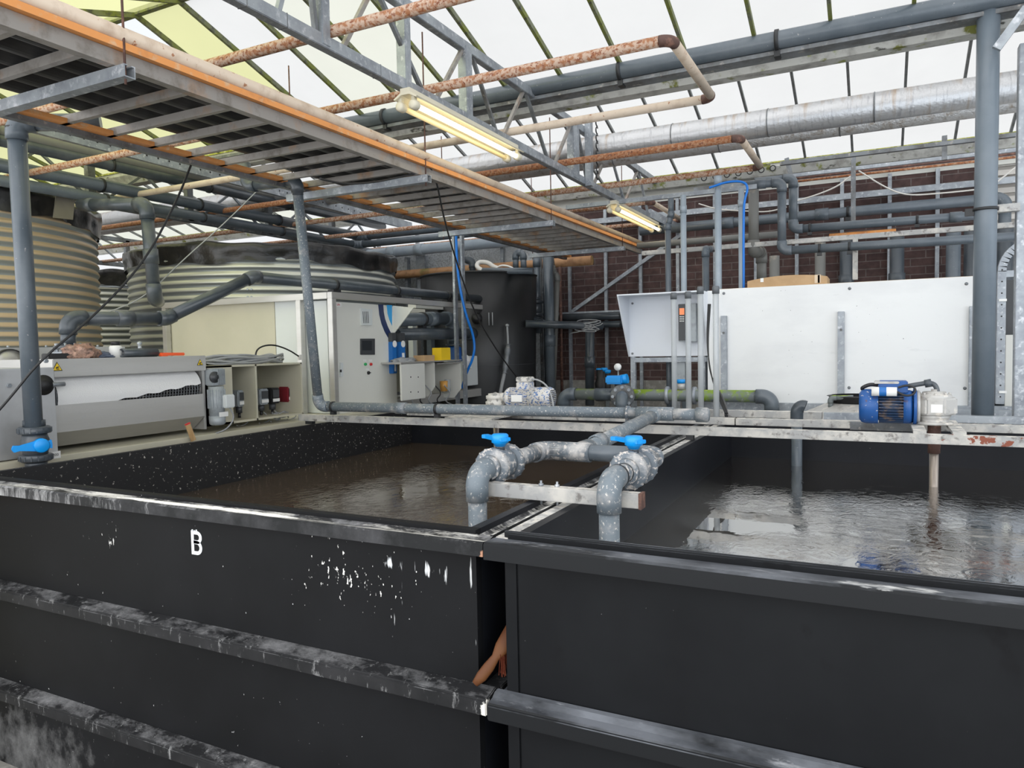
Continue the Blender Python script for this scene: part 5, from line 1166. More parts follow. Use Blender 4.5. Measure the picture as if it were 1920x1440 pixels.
MB().tube(smooth_path(hz[2:] + [hz[-1] + V((-.05, -.1, -.5))]), .020, 10).build('lower_hose', 'cable_grey', hs)
MB().rev(hz[0], (0, 0, 1), [(-.01, 0), (0, .02), (.02, .02), (.03, 0)], 12).build('end_knob', 'cable_grey', hs)
# white hose and pipe bends above its rim
pipe_run('short grey pipe lying across the far rim of the round tank', [AY(905, 508, 7.15), AY(1000, 508, 7.25)], .035, 'pvc')
one('corrugated_hose', MB().tube(smooth_path([AY(905, 508, 7.2), AY(893, 500, 7.3), AY(897, 491, 7.4), AY(915, 492, 7.4), AY(925, 500, 7.4), AY(933, 503, 7.4)]), .026, 10), 'cable_white', 'cream corrugated hose looped over the round tank rim', 'hose')
one('white_hose', MB().tube(smooth_path([AY(930, 503, 7.3), AY(940, 497, 7.3), AY(955, 499, 7.3), AY(966, 506, 7.3)]), .010, 8), 'label', 'thin white hose arching over the round tank rim', 'hose')
pipe_run('grey swan-neck pipe behind the round tank rim', [AY(886, 508, 8.0), AY(886, 490, 8.0), AY(868, 486, 8.0)], .04, 'pvc_dark')
pipe_run('twin grey hairpin pipe above the round tank', [AY(967, 505, 7.9), AY(967, 474, 7.9), AY(981, 474, 7.9), AY(982, 505, 7.9)], .036, 'pvc')
# orange timber-like pipe behind
a = AY(740, 514, 8.25); b = AY(1000, 498, 8.25); c_ = AY(1110, 490, 8.25)
t = thing('orange_pipe', 'thick orange-brown pipe crossing behind the silo and round tank', 'pipe', a); MB().cyl((a.x - 1.2, 8.25, (a.z + b.z) / 2), (c_.x, 8.25, (a.z + b.z) / 2), .056, 20).build('pipe', 'wood_pipe' if 'wood_pipe' in M else 'steel_orange', t)
a = AY(707, 474, 8.2); b = AY(925, 457, 8.2); t = thing('overhead_pipe', 'pale grey pipe crossing above the wide silo to the brick wall', 'pipe', a); zz = (a.z + b.z) / 2
MB().cyl((a.x - 3, 8.2, zz), (b.x + .3, 8.2, zz), .068, 20).build('pipe', 'pvc_light', t)
for px_ in (735, 787): x = AY(px_, 470, 8.2).x; MB().rev((x - .06, 8.2, zz), (1, 0, 0), [(0, .068), (0, .078), (.12, .078), (.12, .068)]).build('coupling', 'pvc_light', t)
for i, (x_, w_, lab) in enumerate(((790, .13, 'grey column behind the wide silo, under the pale pipe'), (762, .04, 'thin mullion column right of the wide silo'))):
    q = AY(x_, 480, 8.3); one('column', MB().box((q.x - w_ / 2, 8.28, 0), (q.x + w_ / 2, 8.36, zz - .07)), 'steel', lab, 'column')
# bundle of uprights
bund = [(1006, 478, 625, 8.0, .040, 'pvc', 'grey upright pipe with blue-handled tap at the round tank'), (1013, 480, 735, 8.12, .020, 'steel_dark', 'thin steel conduit second in the upright bundle'), (1020, 480, 735, 8.1, .020, 'pvc_dark', 'thin dark upright pipe, middle of the bundle'),
        (1028.5, 470, 775, 7.9, .055, 'pvc', 'thickest grey upright pipe of the bundle'), (1042, 470, 735, 8.0, .032, 'pvc_beige', 'dusty bent upright pipe right of the thick one'), (1050, 500, 735, 8.2, .018, 'rust_dark', 'thin rusty upright at the right of the bundle')]
for x_, y0_, y1_b, Y_, r_, ma, lab in bund:
    a = AY(x_, y0_, Y_); b = AY(x_, y1_b, Y_)
    if x_ == 1042: pipe_run(lab, [AY(1032, 470, Y_), AY(1036, 505, Y_), AY(1045, 520, Y_), AY(1037, 735, Y_)], r_, ma)
    elif x_ == 1006:
        t = pipe_run(lab, [a, (a.x, Y_, b.z)], r_, ma, couplings=((0, .1), (0, .66)))
    else: pipe_run(lab, [a, (a.x, Y_, b.z)], r_, ma, couplings=((0, .55),) if r_ > .05 else ())
q = AY(1006, 578, 8.0); valve('blue-handled tap on the upright pipe beside the round tank', q, (0, 0, 1), .04, (-.9, -.4, -.35), 'pvc_dark', hup=(-.45, -.89, 0), far=True)
pipe_run('open-ended grey pipe stub pointing left beside the round tank', [AY(985, 607, 7.4), AY(1130, 612, 7.9)], .042, 'pvc_dark')
one('cable_bundle', MB().tube([AY(1108 + 22 * math.cos(a * 1.7) - 16 * (a / 20), 606 + 9 * math.sin(a) + a * .5, 7.75) for a in [i * .35 for i in range(60)]], .006, 6), 'cable_grey', 'tangle of grey cable looped around the dark wall pipe', 'cable')
# wall pipes low
for i, (y_, r_, lab, ma) in enumerate(((596, .045, 'upper dark pipe along the foot of the brick wall', 'pvc_dark'), (611, .04, 'lower dark pipe along the brick wall, left of the white hood box', 'pvc_dark'))):
    a = AY(1050, y_, 8.25); pipe_run(lab, [(a.x, 8.25, a.z), (AY(1180, y_, 8.25).x + .3, 8.25, a.z)], r_, ma, couplings=((0, .7),))
t = pipe_run('dark upright pipe with filter taps left of the blue actuator valve', [AY(1106, 612, 7.8), AY(1106, 760, 7.8)], .052, 'pvc_dark', couplings=((0, .45),))
for i, (x_, y_) in enumerate(((1124, 697), (1133, 696), (1139, 700))):
    q = AY(x_, y_, 7.75); v_ = thing('small_tap', ['leftmost of three small blue taps by the dark upright', 'middle of three small blue taps by the dark upright', 'rightmost of three small blue taps by the dark upright'][i], 'tap', q)
    MB().cyl(q - V((0, 0, .28)), q, .035, 14).build('body', 'rubber', v_); MB().rev(q, (0, 0, 1), [(0, 0), (0, .035), (.03, .04), (.04, .03), (.04, 0)], 10).build('knob', 'blue', v_)
one('filter_body', MB().rev(AY(1127, 735, 7.75) , (0, 0, 1), [(-.1, 0), (-.1, .06), (.1, .07), (.16, .05), (.25, .05), (.25, 0)]), 'rubber', 'black filter body below the three small blue taps', 'filter')
q = AY(1159, 688, 5.95); t = thing('pressure_gauge', 'small round pressure gauge on a stem above the blue actuator', 'gauge', q)
MB().rev(q, (0, -1, 0), [(0, 0), (0, .03), (.02, .03), (.02, 0)]).build('dial', 'label', t); MB().cyl(q - V((0, 0, .03)), q - V((0, 0, .24)), .007, 8).build('stem', 'steel', t)

# ------------------------------------------------------------------ green mossy pipe line
YGp = 5.9; zg = AY(1240, 741, YGp).z; RG = AY(1240, 730, YGp).z - zg
xe0 = AY(1057, 735, YGp).x; xe1 = AY(1447, 748, YGp).x
t = pipe_run('mossy green-stained pipe line running behind the beams', [(xe0, YGp, zg - .35), (xe0, YGp, zg), (xe1, YGp, zg), (xe1, YGp, zg - .35)], RG, 'pvc_moss', ema='pvc', n=28, br=1.5)
x = AY(1130, 740, YGp).x; MB().cyl((x - .06, YGp, zg), (x + .16, YGp, zg), RG * 1.12, 28).build('sleeve', 'pvc', t)
t = thing('motor_valve', 'flanged valve with bright blue actuator on the mossy pipe line', 'valve', AY(1167, 742, YGp - .05))
c = AY(1167, 743, YGp - .12); dr = V((.25, -1, 0)).normalized()
for k in (0, .05): MB().rev(c + dr * -k, dr, [(0, 0), (0, RG * 2.05), (.022, RG * 2.05), (.022, RG)], 36).build('flange', 'steel_dark', t)
for i in range(8):
    a = 2 * math.pi * i / 8; s_ = dr.cross(V((0, 0, 1))); p = c + (s_ * math.cos(a) + V((0, 0, 1)) * math.sin(a)) * RG * 1.6; MB().cyl(p - dr * .06, p + dr * .045, .013, 8).build('flange_bolt', 'steel', t)
a = arc3(c, c + dr * .12, c + dr * .12 + V((0, 0, -.4)), RG * 1.3, 8); MB().tube([c] + a + [c + dr * .12 + V((0, 0, -.3))], RG * 1.02, 20).build('elbow', 'pvc', t)
q = AY(1157, 712, YGp - .1); MB().box(q - V((.085, .06, .035)), q + V((.06, .06, .035))).build('actuator', 'blue', t, .012); MB().cyl(q + V((.03, -.0, 0)), q + V((.09, 0, 0.01)), .04, 16).build('actuator_cap', 'blue', t); MB().cyl(q - V((0, 0, .035)), q - V((0, 0, .10)), .022, 12).build('actuator_neck', 'grey_dark', t)
pp = AY(1277, 742, YGp); t = thing('flow_meter', 'flanged flow meter with blue cap behind the clear tubes', 'meter', pp)
for dx in (-.11, .11): MB().rev((pp.x + dx - .012, YGp, zg), (1, 0, 0), [(0, 0), (0, RG * 1.5), (.024, RG * 1.5), (.024, 0)], 28).build('flange', 'steel', t)
MB().cyl((pp.x - .1, YGp, zg), (pp.x + .1, YGp, zg), RG * .9, 20).build('meter_body', 'cast', t); MB().cyl((pp.x, YGp, zg + RG), (pp.x, YGp, zg + .10), .03, 14).build('neck', 'cast', t); MB().cyl((pp.x, YGp, zg + .10), (pp.x, YGp, zg + .13), .034, 14).build('cap', 'blue', t)

# four clear standpipes
tops = [(1263, 549, 5.05), (1290, 547, 4.95), (1313, 538, 4.75), (1342, 537, 4.62)]
nm = ['leftmost of the four clear standpipes with dark caps', 'second from left of the four clear standpipes', 'third from left of the four clear standpipes', 'rightmost clear standpipe, in front of the white board']
for (x_, y_, Y_), lab in zip(tops, nm):
    a = AY(x_, y_, Y_); t = thing('standpipe', lab, 'tube', (a.x, Y_, 1.24), 'four clear standpipes with caps')
    MB().cyl((a.x, Y_, 1.25), (a.x, Y_, a.z - .02), .0185, 18).build('clear_tube', 'clear', t)
    MB().rev((a.x, Y_, a.z - .045), (0, 0, 1), [(0, .0185), (0, .022), (.04, .022), (.047, .017), (.047, 0)], 18).build('cap', 'cap', t)
mb = MB()
for k in range(3): mb.tube(smooth_path([AY(1328 + k * 2, 570, 5.1), AY(1325 + k, 640, 5.1), AY(1332 - k, 700, 5.0), AY(1345 + k * 3, 740, 4.8), AY(1360 + k * 2, 775, 4.6)]), .005, 6)
one('cable_bundle', mb, 'cable', 'black cables hanging between the standpipes and the white board', 'cable')
one('grey_hose', MB().tube(smooth_path([AY(1348, 735, 5.2), AY(1357, 752, 5.0), AY(1361, 770, 4.7), AY(1362, 780, 4.6)]), .011, 8), 'cable', 'dark hose bending down beside the rightmost standpipe', 'hose')

# ------------------------------------------------------------------ white hood box
YE_ = 6.25
a = AY(1163, 553, YE_ - .28); b = AY(1182, 668, YE_); c_ = AY(1330, 546, YE_ - .28)
x0, x1 = AY(1180, 600, YE_).x, AY(1328, 600, YE_).x; zt_, zb_ = AY(1240, 551, YE_ - .28).z, AY(1240, 668, YE_).z
t = thing('hood_box', 'white sheet-metal rain hood sheltering a drive unit', 'box', (x0, YE_, zb_))
MB().box((x0, YE_, zb_), (x1, YE_ + .012, zt_)).build('back_plate', 'white_box', t)
MB().poly([(x0, YE_, zb_), (x0, YE_, zt_), (x0, YE_ - .30, zt_)], (-.012, 0, 0)).build('side_wing', 'white_box', t)
MB().poly([(x1, YE_, zb_), (x1, YE_, zt_), (x1, YE_ - .30, zt_)], (.012, 0, 0)).build('side_wing', 'white_box', t)
MB().box((x0 - .012, YE_ - .30, zt_), (x1 + .012, YE_ + .012, zt_ + .012)).build('roof_plate', 'white_box', t)
for x_, y_ in ((1186, 569), (1186, 663), (1313, 569)): q = AY(x_, y_, YE_); MB().cyl(q, q - V((0, .008, 0)), .010, 8).build('screw', 'steel_dark', t)
q0 = AY(1272, 570, YE_ - .12); q1 = AY(1306, 640, YE_ - .12)
u_ = thing('drive_unit', 'grey drive unit with orange display inside the white hood', 'drive unit', (q0.x, YE_ - .12, q1.z))
MB().box((q0.x, YE_ - .13, q1.z), (q1.x, YE_ + .0, q0.z)).build('case', 'motor_grey', u_, .004)
qm = AY(1285, 640, YE_ - .13); MB().box((q0.x + .004, YE_ - .142, q1.z + .01), (qm.x, YE_ - .13, q0.z - .004)).build('keypad', 'grey_dark', u_)
qa = AY(1274, 578, YE_ - .143); qb = AY(1283, 590, YE_ - .143); MB().box((qa.x, YE_ - .145, qb.z), (qb.x, YE_ - .142, qa.z)).build('display', 'orange_disp', u_)
for i in range(3):
    for j in range(3): q = AY(1275.5 + i * 3, 594 + j * 4, YE_ - .143); MB().cyl(q, q - V((0, .003, 0)), .005, 8).build('key', 'label', u_)
for x_, lab in ((1188, 'left steel leg under the white hood box'), (1318, 'right steel leg under the white hood box')):
    q = AY(x_, 700, YE_ + .03); one('support_leg', MB().box((q.x - .022, YE_ + .014, 0), (q.x + .022, YE_ + .05, zb_ + .1)), 'steel', lab, 'leg post')
q = AY(1188, 674, YE_ + .03); one('cross_rail', MB().box((q.x, YE_ + .01, q.z - .025), (AY(1325, 674, YE_).x, YE_ + .035, q.z + .015)), 'steel', 'perforated steel rail below the white hood box', 'rail')
q = AY(1274, 700, YE_ + .05); one('bracket_plate', MB().box((q.x - .06, YE_ + .04, 1.25), (q.x + .05, YE_ + .06, zb_)), 'motor_grey', 'grey steel plate below the drive unit hood', 'plate')

# ------------------------------------------------------------------ white board
YBd = 6.18
xa, xb = AY(1347, 700, YBd).x, AY(1828, 700, YBd).x; zt_ = AY(1600, 529, YBd).z; zb_ = AY(1600, 757, YBd).z
t = thing('white_board', 'large white plywood splash board behind the right tank', 'board', (xa, YBd, zb_))
MB().box((xa, YBd, zb_), (xb, YBd + .004, zt_ - .002)).build('white_face', 'white', t)
MB().box((xa, YBd + .004, zb_), (xb, YBd + .024, zt_)).build('plywood_core', 'ply', t)
xl_ = AY(1328, 700, YBd + .02).x
MB().box((xl_, YBd - .002, zb_), (xa - .006, YBd + .02, zt_ - .01)).build('side_strip', 'white', t)
for x_, y_ in ((1593, 541), (1812, 532), (1592, 727), (1809, 728), (1357, 550)):
    q = AY(x_, y_, YBd); MB().rev(q, (0, -1, 0), [(0, 0), (0, .012), (.006, .009), (.007, 0)], 12).build('screw', 'steel_dark', t)
for x_, y0_, y1_b, lab in ((1357, 592, 745, 'left steel upright clamping the white board'), (1577, 584, 742, 'middle steel upright clamping the white board'), (1825, 574, 770, 'right steel upright of the white board behind the thick post')):
    a = AY(x_, y0_, YBd - .03); b = AY(x_, y1_b, YBd - .03); u_ = thing('clamp_upright', lab, 'upright', (a.x, YBd - .03, b.z), 'steel uprights against the white board')
    MB().box((a.x - .024, YBd - .04, b.z - .05), (a.x + .024, YBd - .001, a.z)).build('upright', 'steel', u_, .003)
    q = V((a.x, YBd - .04, a.z - .14)); MB().cyl(q, q - V((0, .012, 0)), .010, 6).build('bolt', 'steel_dark', u_)
one('base_rail', MB().box((xa - .1, YBd - .05, zb_ - .075), (xb + .9, YBd + .02, zb_)), 'steel', 'galvanised rail under the white board', 'rail', bev=.003)
# right hand piece of the board and screws
xc = AY(1866, 650, YBd).x; t = thing('white_board', 'narrow strip of white board right of the thick grey post', 'board', (xb + .01, YBd, zb_))
MB().box((xb + .012, YBd, zb_), (xc, YBd + .02, zt_ + .01)).build('white_face', 'white_box', t)
for y_ in (531, 584, 637, 690, 742): q = AY(1861, y_, YBd); MB().cyl(q, q - V((0, .006, 0)), .008, 8).build('screw', 'steel_dark', t)
# cardboard box lying on the board
a = AY(1406, 515, YBd + .15); b = AY(1553, 510, YBd + .15)
t = thing('cardboard_box', 'long flat taped cardboard box lying on top of the white board', 'box', (a.x, YBd + .15, zt_))
mb = MB(); n = 16; top = []
for i in range(n + 1):
    f = i / n; top.append((a.x + (b.x - a.x) * f, zt_ + .052 + .028 * math.sin(f * math.pi) ** .8 + .006 * f))
mb.poly([(x, YBd + .02, z) for x, z in top] + [(b.x, YBd + .02, zt_), (a.x, YBd + .02, zt_)], (0, .32, 0)); mb.build('box_body', 'card', t)
for x_, w_, ma in ((1425, .024, 'label'), (1527, .045, 'tape'), (1533, .014, 'rubber')):
    x = AY(x_, 510, YBd).x; f = (x - a.x) / (b.x - a.x); z = zt_ + .052 + .028 * math.sin(f * math.pi) ** .8 + .006 * f
    MB().box((x, YBd + .0185, zt_ + .01 if ma != 'label' else z - .03), (x + w_, YBd + .02, z)).box((x, YBd + .0185, z), (x + w_, YBd + .3, z + .0015)).build('tape_strip', ma, t)

# ------------------------------------------------------------------ thick post, gutter pipe end, right edge
q = AY(1842, 790, 5.02); qt = AY(1852, 0, 5.02)
t = pipe_run('thick grey vertical pipe post at the right standing on the far tank rim', [(q.x, 5.02, 1.262), (q.x + .004, 5.02, qt.z + .35)], .0575, 'pvc_mid', n=32)
MB().rev((q.x, 5.02, AY(1848, 6, 5.02).z - .02), (0, 0, 1), [(0, .0575), (0, .068), (.14, .068), (.14, .0575)], 32).build('coupling', 'pvc', t)
MB().rev((q.x, 5.02, AY(1846, 393, 5.02).z - .008), (0, 0, 1), [(0, .0575), (0, .067), (.016, .067), (.016, .0575)], 32).box((q.x - .10, 5.0, AY(1846, 393, 5.02).z - .03), (q.x - .055, 5.03, AY(1846, 393, 5.02).z + .01)).build('clamp', 'gasket', t)
MB().box((q.x - .085, 4.96, 1.262), (q.x + .085, 5.08, 1.272)).build('base_plate', 'steel_dark', t)
a = AY(1855, 395, 5.1); b = AY(1912, 388, 5.1); one('clamp_bar', MB().box((a.x, 5.08, b.z - .022), (b.x, 5.13, b.z + .022)), 'beam', 'short steel arm clamping the thick post to the right column', 'arm')
a = AY(1915, 400, 5.15); one('column', MB().box((a.x - .025, 5.12, .0), (a.x + .05, 5.2, 3.42)), 'steel', 'galvanised column at the right edge of the view', 'column', bev=.003)
one('brace', MB().bar(AY(1868, 92, 4.9), AY(1925, 15, 4.9), .03, .045), 'steel', 'short diagonal brace at the top right behind the thick post', 'brace')
# perforated arch
Ya = 6.05; t = thing('perforated_arch', 'perforated galvanised channel bent into an arch at the right', 'arch', AY(1880, 760, Ya))
xo, xi = AY(1868, 650, Ya).x, AY(1884, 650, Ya).x; zb2 = AY(1875, 757, Ya).z; zs = AY(1868, 510, Ya).z; wA = xi - xo
pts = [V((xo + wA / 2, Ya, zb2)), V((xo + wA / 2, Ya, zs))]; Rr = .20
pts += [V((xo + wA / 2 + Rr - Rr * math.cos(g), Ya, zs + Rr * math.sin(g))) for g in [math.pi / 2 * i / 10 for i in range(1, 11)]] + [V((xo + .7, Ya, zs + Rr))]
mb = MB()
for i in range(len(pts) - 1): mb.bar(pts[i], pts[i + 1] + (pts[i + 1] - pts[i]).normalized() * .004, .05, wA, V((1, 0, 0)) if i < 5 else V((0, 0, 1)))
mb.build('channel', 'steel', t)
hl = MB()
for i in range(12): z = zb2 + .05 + i * (zs - zb2) / 11.5; hl.cyl((xo + wA / 2, Ya - .026, z), (xo + wA / 2, Ya - .0255, z), .0055, 8)
hl.build('hole_row', 'ink', t)
for y_ in (563, 735): a = AY(1873, y_, Ya - .03); MB().box((a.x, Ya - .035, a.z - .008), (a.x + .045, Ya - .028, a.z + .008)).build('clip', 'label', t)
one('inner_rail', MB().box((xi, Ya - .01, AY(1900, 513, Ya).z - .022), (xi + .6, Ya + .02, AY(1900, 513, Ya).z + .022)), 'steel', 'short horizontal rail inside the perforated arch', 'rail')
a = AY(1886, 628, 6.4); one('cladding_board', MB().box((a.x, 6.4, .9), (a.x + .9, 6.43, a.z)), 'cab', 'grey-beige panel visible under the perforated arch', 'panel')
a = AY(1884, 630, 6.9); one('backing_board', MB().box((a.x, 6.9, a.z - .2), (a.x + .9, 6.93, AY(1890, 525, 6.9).z)), 'grey_dark', 'dark panel behind the perforated arch', 'panel')

# ------------------------------------------------------------------ blue motor and gearbox mixer
Ym = 4.24; cz = AY(1665, 762, Ym).z; xg = AY(1752, 770, Ym).x
x0, x1 = AY(1611, 762, Ym).x, AY(1712, 762, Ym).x; R = .088
t = thing('mixer_motor', 'blue electric motor with chipped paint and dark cooling fins', 'motor', (x0, Ym, cz))
f1 = x0 + (x1 - x0) * .36; f2 = x0 + (x1 - x0) * .82
MB().rev((x0, Ym, cz), (1, 0, 0), [(0, 0), (0, R * .78), (.012, R * .95), (.03, R * 1.02), (f1 - x0, R * 1.02), (f1 - x0, R * .8)], 36).build('fan_cover', 'blue_motor', t)
MB().cyl((f1, Ym, cz), (f2, Ym, cz), R * .80, 30).build('stator', 'blue_fin', t); st_ = bpy.data.objects[-1] if 0 else t.children[-1]
for i in range(34):
    g = 2 * math.pi * i / 34; d = V((0, math.cos(g), math.sin(g))); MB().bar(V((f1 + .003, Ym, cz)) + d * R * .88, V((f2, Ym, cz)) + d * R * .88, .0045, R * .2, d).build('cooling_fin', 'blue_fin', st_)
MB().rev((f2, Ym, cz), (1, 0, 0), [(0, R * .7), (0, R * .98), (.03, R * .98), (.045, R * .9), (x1 - f2, R * .9), (x1 - f2, R * 1.05), (x1 - f2 + .014, R * 1.05), (x1 - f2 + .014, 0)], 36).build('end_bell', 'blue_motor', t)
MB().rev((x1 + .014, Ym, cz), (1, 0, 0), [(0, 0), (0, R * .95), (.016, R * .95), (.016, R * .55), (.05, R * .55), (.05, 0)], 30).build('adapter_flange', 'cast', t)
xq = (f1 + f2) / 2
MB().box((f1 + .0, Ym - .05, cz + R * .8), (f2 + .02, Ym + .06, cz + R * 1.52)).build('terminal_box', 'blue_motor', t, .006)
MB().box((f1 - .02, Ym - .055, cz + R * 1.36), (f2 - .02, Ym + .05, cz + R * 1.50)).build('terminal_lid', 'cast', t, .003)
a = V((AY(1634, 748, Ym - .07).x, Ym - .085, cz + R * .93)); 
cap_ = MB().cyl(a, a + V((.115, 0, 0)), .023, 20); cap_.build('capacitor', 'label', t); MB().cyl(a + V((.035, 0, 0)), a + V((.068, 0, 0)), .0235, 20, caps=False).build('capacitor_band', 'navy' if False else 'blue_box', t)
lp_ = [a + V((.115, 0, .0)), a + V((.15, -.01, -.02)), a + V((.19, 0, -.015)), a + V((.20, .0, .02)), a + V((.16, .01, .035)), a + V((.12, .01, .02))]
MB().tube(smooth_path(lp_), .0055, 8).build('lead', 'cable', t)
b = V((f2 + .02, Ym, cz + R * 1.2)); MB().tube(smooth_path([b, b + V((.05, 0, .01)), b + V((.10, 0, .02)), b + V((.13, 0, .0)), b + V((.135, 0, -.08))]), .012, 12).build('cable_gland', 'pvc_dark', t); MB().cyl(b + V((.075, 0, .012)), b + V((.105, 0, .018)), .02, 12).build('gland_nut', 'pvc_dark', t)
MB().tube(smooth_path([V((f1 - .0, Ym, cz + R * 1.25)), V((f1 - .04, Ym, cz + R * 1.3)), V((f1 - .075, Ym, cz + R * 1.1)), V((f1 - .075, Ym + .02, cz + R))]), .010, 10).build('conduit', 'cable', t)
g = thing('mixer_gearbox', 'grey cast gearbox with shaft reaching down into the right tank', 'gearbox', (xg, Ym, 1.30))
zg_ = cz
MB().rev((xg, Ym, 1.318), (0, 0, 1), [(0, 0), (0, .085), (.012, .085), (.014, .062), (.03, .066), (.045, .074), (.05, .060), (.06, .060)], 36).build('output_flange', 'cast', g)
mb = MB(); 
for s_ in range(6):
    pass
hexr = [(.098, .03), (.098, -.03), (.04, -.085), (-.04, -.085), (-.095, -.03), (-.095, .03), (-.04, .085), (.04, .085)]
mb.poly([(xg + x, Ym + y, cz - .035) for x, y in hexr], (0, 0, .085)); mb.build('gear_case', 'cast', g, .008)
MB().rev((xg, Ym, cz + .045), (0, 0, 1), [(0, .078), (.012, .08), (.02, .075), (.025, .05), (.034, .05), (.036, .016), (.046, .016), (.046, 0)], 32).build('gear_cover', 'cast', g)
for i in range(8):
    a = 2 * math.pi * i / 8; MB().cyl((xg + .066 * math.cos(a), Ym + .066 * math.sin(a), cz + .06), (xg + .066 * math.cos(a), Ym + .066 * math.sin(a), cz + .075), .007, 6).build('cover_bolt', 'cast', g)
MB().box((xg - .02, Ym - .0865, cz - .02), (xg + .03, Ym - .085, cz + .02)).build('rating_plate', 'label', g)
MB().cyl((xg, Ym, .4), (xg, Ym, 1.24), .021, 20).build('shaft', 'shaft', g); MB().rev((xg, Ym, 1.17), (0, 0, 1), [(0, .021), (0, .028), (.07, .03), (.15, .03)], 20).build('shaft_sleeve', 'rust_dark', g)
pt_ = thing('mounting_plate', 'rust-spotted steel plates bridging the beams under the gearbox', 'plate', (xg, 4.1, 1.305))
for dx in (-.105, .055): MB().box((xg + dx, YA + .01, 1.303), (xg + dx + .055, YB + .05, 1.317)).build('cross_plate', 'beam', pt_)
# white-spattered motor on the left
Yw = 4.44; cw = AY(975, 745, Yw); R = .068; z_ = cw.z
xa_, xb_ = AY(948, 745, Yw).x, AY(1036, 745, Yw).x
t = thing('mixer_motor', 'white-spattered electric motor lying behind the header pipe', 'motor', (xa_, Yw, z_))
MB().rev((xa_, Yw, z_), (1, 0, 0), [(0, 0), (0, R * .6), (.02, R * .9), (.035, R), (.05, R), (.05, R * .85)], 30).build('end_bell', 'motor_white', t)
xm1 = xa_ + (xb_ - xa_) * .55
MB().cyl((xa_ + .05, Yw, z_), (xm1, Yw, z_), R * .85, 28).build('stator', 'motor_white', t); st_ = t.children[-1]
for i in range(26):
    a = 2 * math.pi * i / 26; d = V((0, math.cos(a), math.sin(a))); MB().bar(V((xa_ + .05, Yw, z_)) + d * R * .93, V((xm1, Yw, z_)) + d * R * .93, .004, R * .16, d).build('cooling_fin', 'motor_white', st_)
MB().rev((xm1, Yw, z_), (1, 0, 0), [(0, R * .8), (0, R * 1.05), (xb_ - xm1 - .02, R * 1.07), (xb_ - xm1, R * .95), (xb_ - xm1, R * .2)], 32).build('fan_cover', 'motor_white', t)
gr = MB()
for i in range(-4, 5): hh = math.sqrt(max(.01, 1 - (i / 5) ** 2)) * R * .85; gr.box((xb_ - .001, Yw - hh, z_ + i * R * .18 - .003), (xb_ + .002, Yw + hh, z_ + i * R * .18 + .003))
gr.build('fan_grille', 'grey_dark', t)
q = V((AY(985, 735, Yw).x, Yw, z_ + R * .8)); MB().box(q + V((-.045, -.05, 0)), q + V((.045, .05, .05))).build('terminal_box', 'motor_white', t, .005); MB().box(q + V((-.05, -.045, .052)), q + V((.05, .045, .085))).build('terminal_lid', 'cast_white', t, .006)
MB().box((AY(967, 745, Yw).x, Yw - R - .003, z_ - .025), (AY(987, 745, Yw).x, Yw - R * .9, z_ + .02)).build('rating_plate', 'label', t)
MB().tube(smooth_path([q + V((.045, 0, .07)), q + V((.10, 0, .065)), q + V((.17, -.02, .03)), q + V((.22, -.05, -.05)), q + V((.25, -.1, -.13))]), .006, 8).build('power_lead', 'cable_grey', t)
q = AY(929, 748, Yw); g = thing('mixer_gearbox', 'white-crusted gearbox left of the spattered motor', 'gearbox', (q.x, Yw, 1.30))
MB().rev((q.x, Yw, 1.30), (0, 0, 1), [(0, 0), (0, .07), (.02, .07), (.025, .055), (.045, .058), (.05, .068), (.075, .070), (.08, .058), (.092, .060), (.095, .066), (.115, .066), (.12, .05), (.13, .05), (.132, .02), (.14, 0)], 32).build('gear_case', 'cast_white', g)
MB().cyl((q.x + .04, Yw, z_), (xa_, Yw, z_), .03, 16).build('coupling_neck', 'cast_white', g)
MB().cyl((q.x, Yw, .4), (q.x, Yw, 1.30), .02, 14).build('shaft', 'shaft', g)
one('mounting_plate', MB().box((q.x - .09, YA + .02, 1.303), (q.x + .25, Yw + .02, 1.312)), 'beam', 'pale mounting plate under the white-crusted gearbox', 'plate')

# return pipe with open elbow
q = AY(1494, 795, 4.68)
t = thing('return_pipe', 'grey pipe with open elbow dropping into the right tank near its far wall', 'pipe', (q.x, 4.68, 1.0))
MB().cyl((q.x, 4.68, .6), (q.x, 4.68, AY(1494, 775, 4.68).z), .031, 24).build('pipe', 'pvc', t)
ze = AY(1494, 766, 4.68).z; a = [V((q.x + .035 - .035 * math.cos(g), 4.68 - 0, ze - .03 + .045 * math.sin(g))) for g in [math.pi * .62 * i / 10 for i in range(11)]]
MB().tube([V((q.x, 4.68, ze - .09))] + a, .037, 24, cap=False).build('elbow', 'pvc_dark', t)
# cone lid behind
Yc = 5.75; a = AY(1520, 783, Yc - .3); cx_ = AY(1607, 775, Yc).x
t = thing('cone_lid', 'pale grey conical tank lid with black neck ring behind the beams', 'lid', (cx_, Yc, 1.1))
zt_ = AY(1600, 757, Yc - .1).z
MB().rev((cx_, Yc, zt_ - .20), (0, 0, 1), [(0, .55), (.06, .50), (.20, .19), (.205, .17)], 48).build('cone', 'cast', t)
MB().rev((cx_, Yc, zt_ - .0), (0, 0, 1), [(0, .18), (.0, .185), (.045, .185), (.05, .20), (.055, .17)], 40).build('neck_ring', 'rubber', t)
MB().rev((cx_, Yc, zt_ - .75), (0, 0, 1), [(0, .55), (.55, .55)], 40).build('vessel', 'cast', t)
pipe_run('small green-stained pipe fitting left of the cone lid', [AY(1557, 765, 5.6), AY(1557, 746, 5.6), AY(1600, 745, 5.6)], .016, 'pvc_moss')

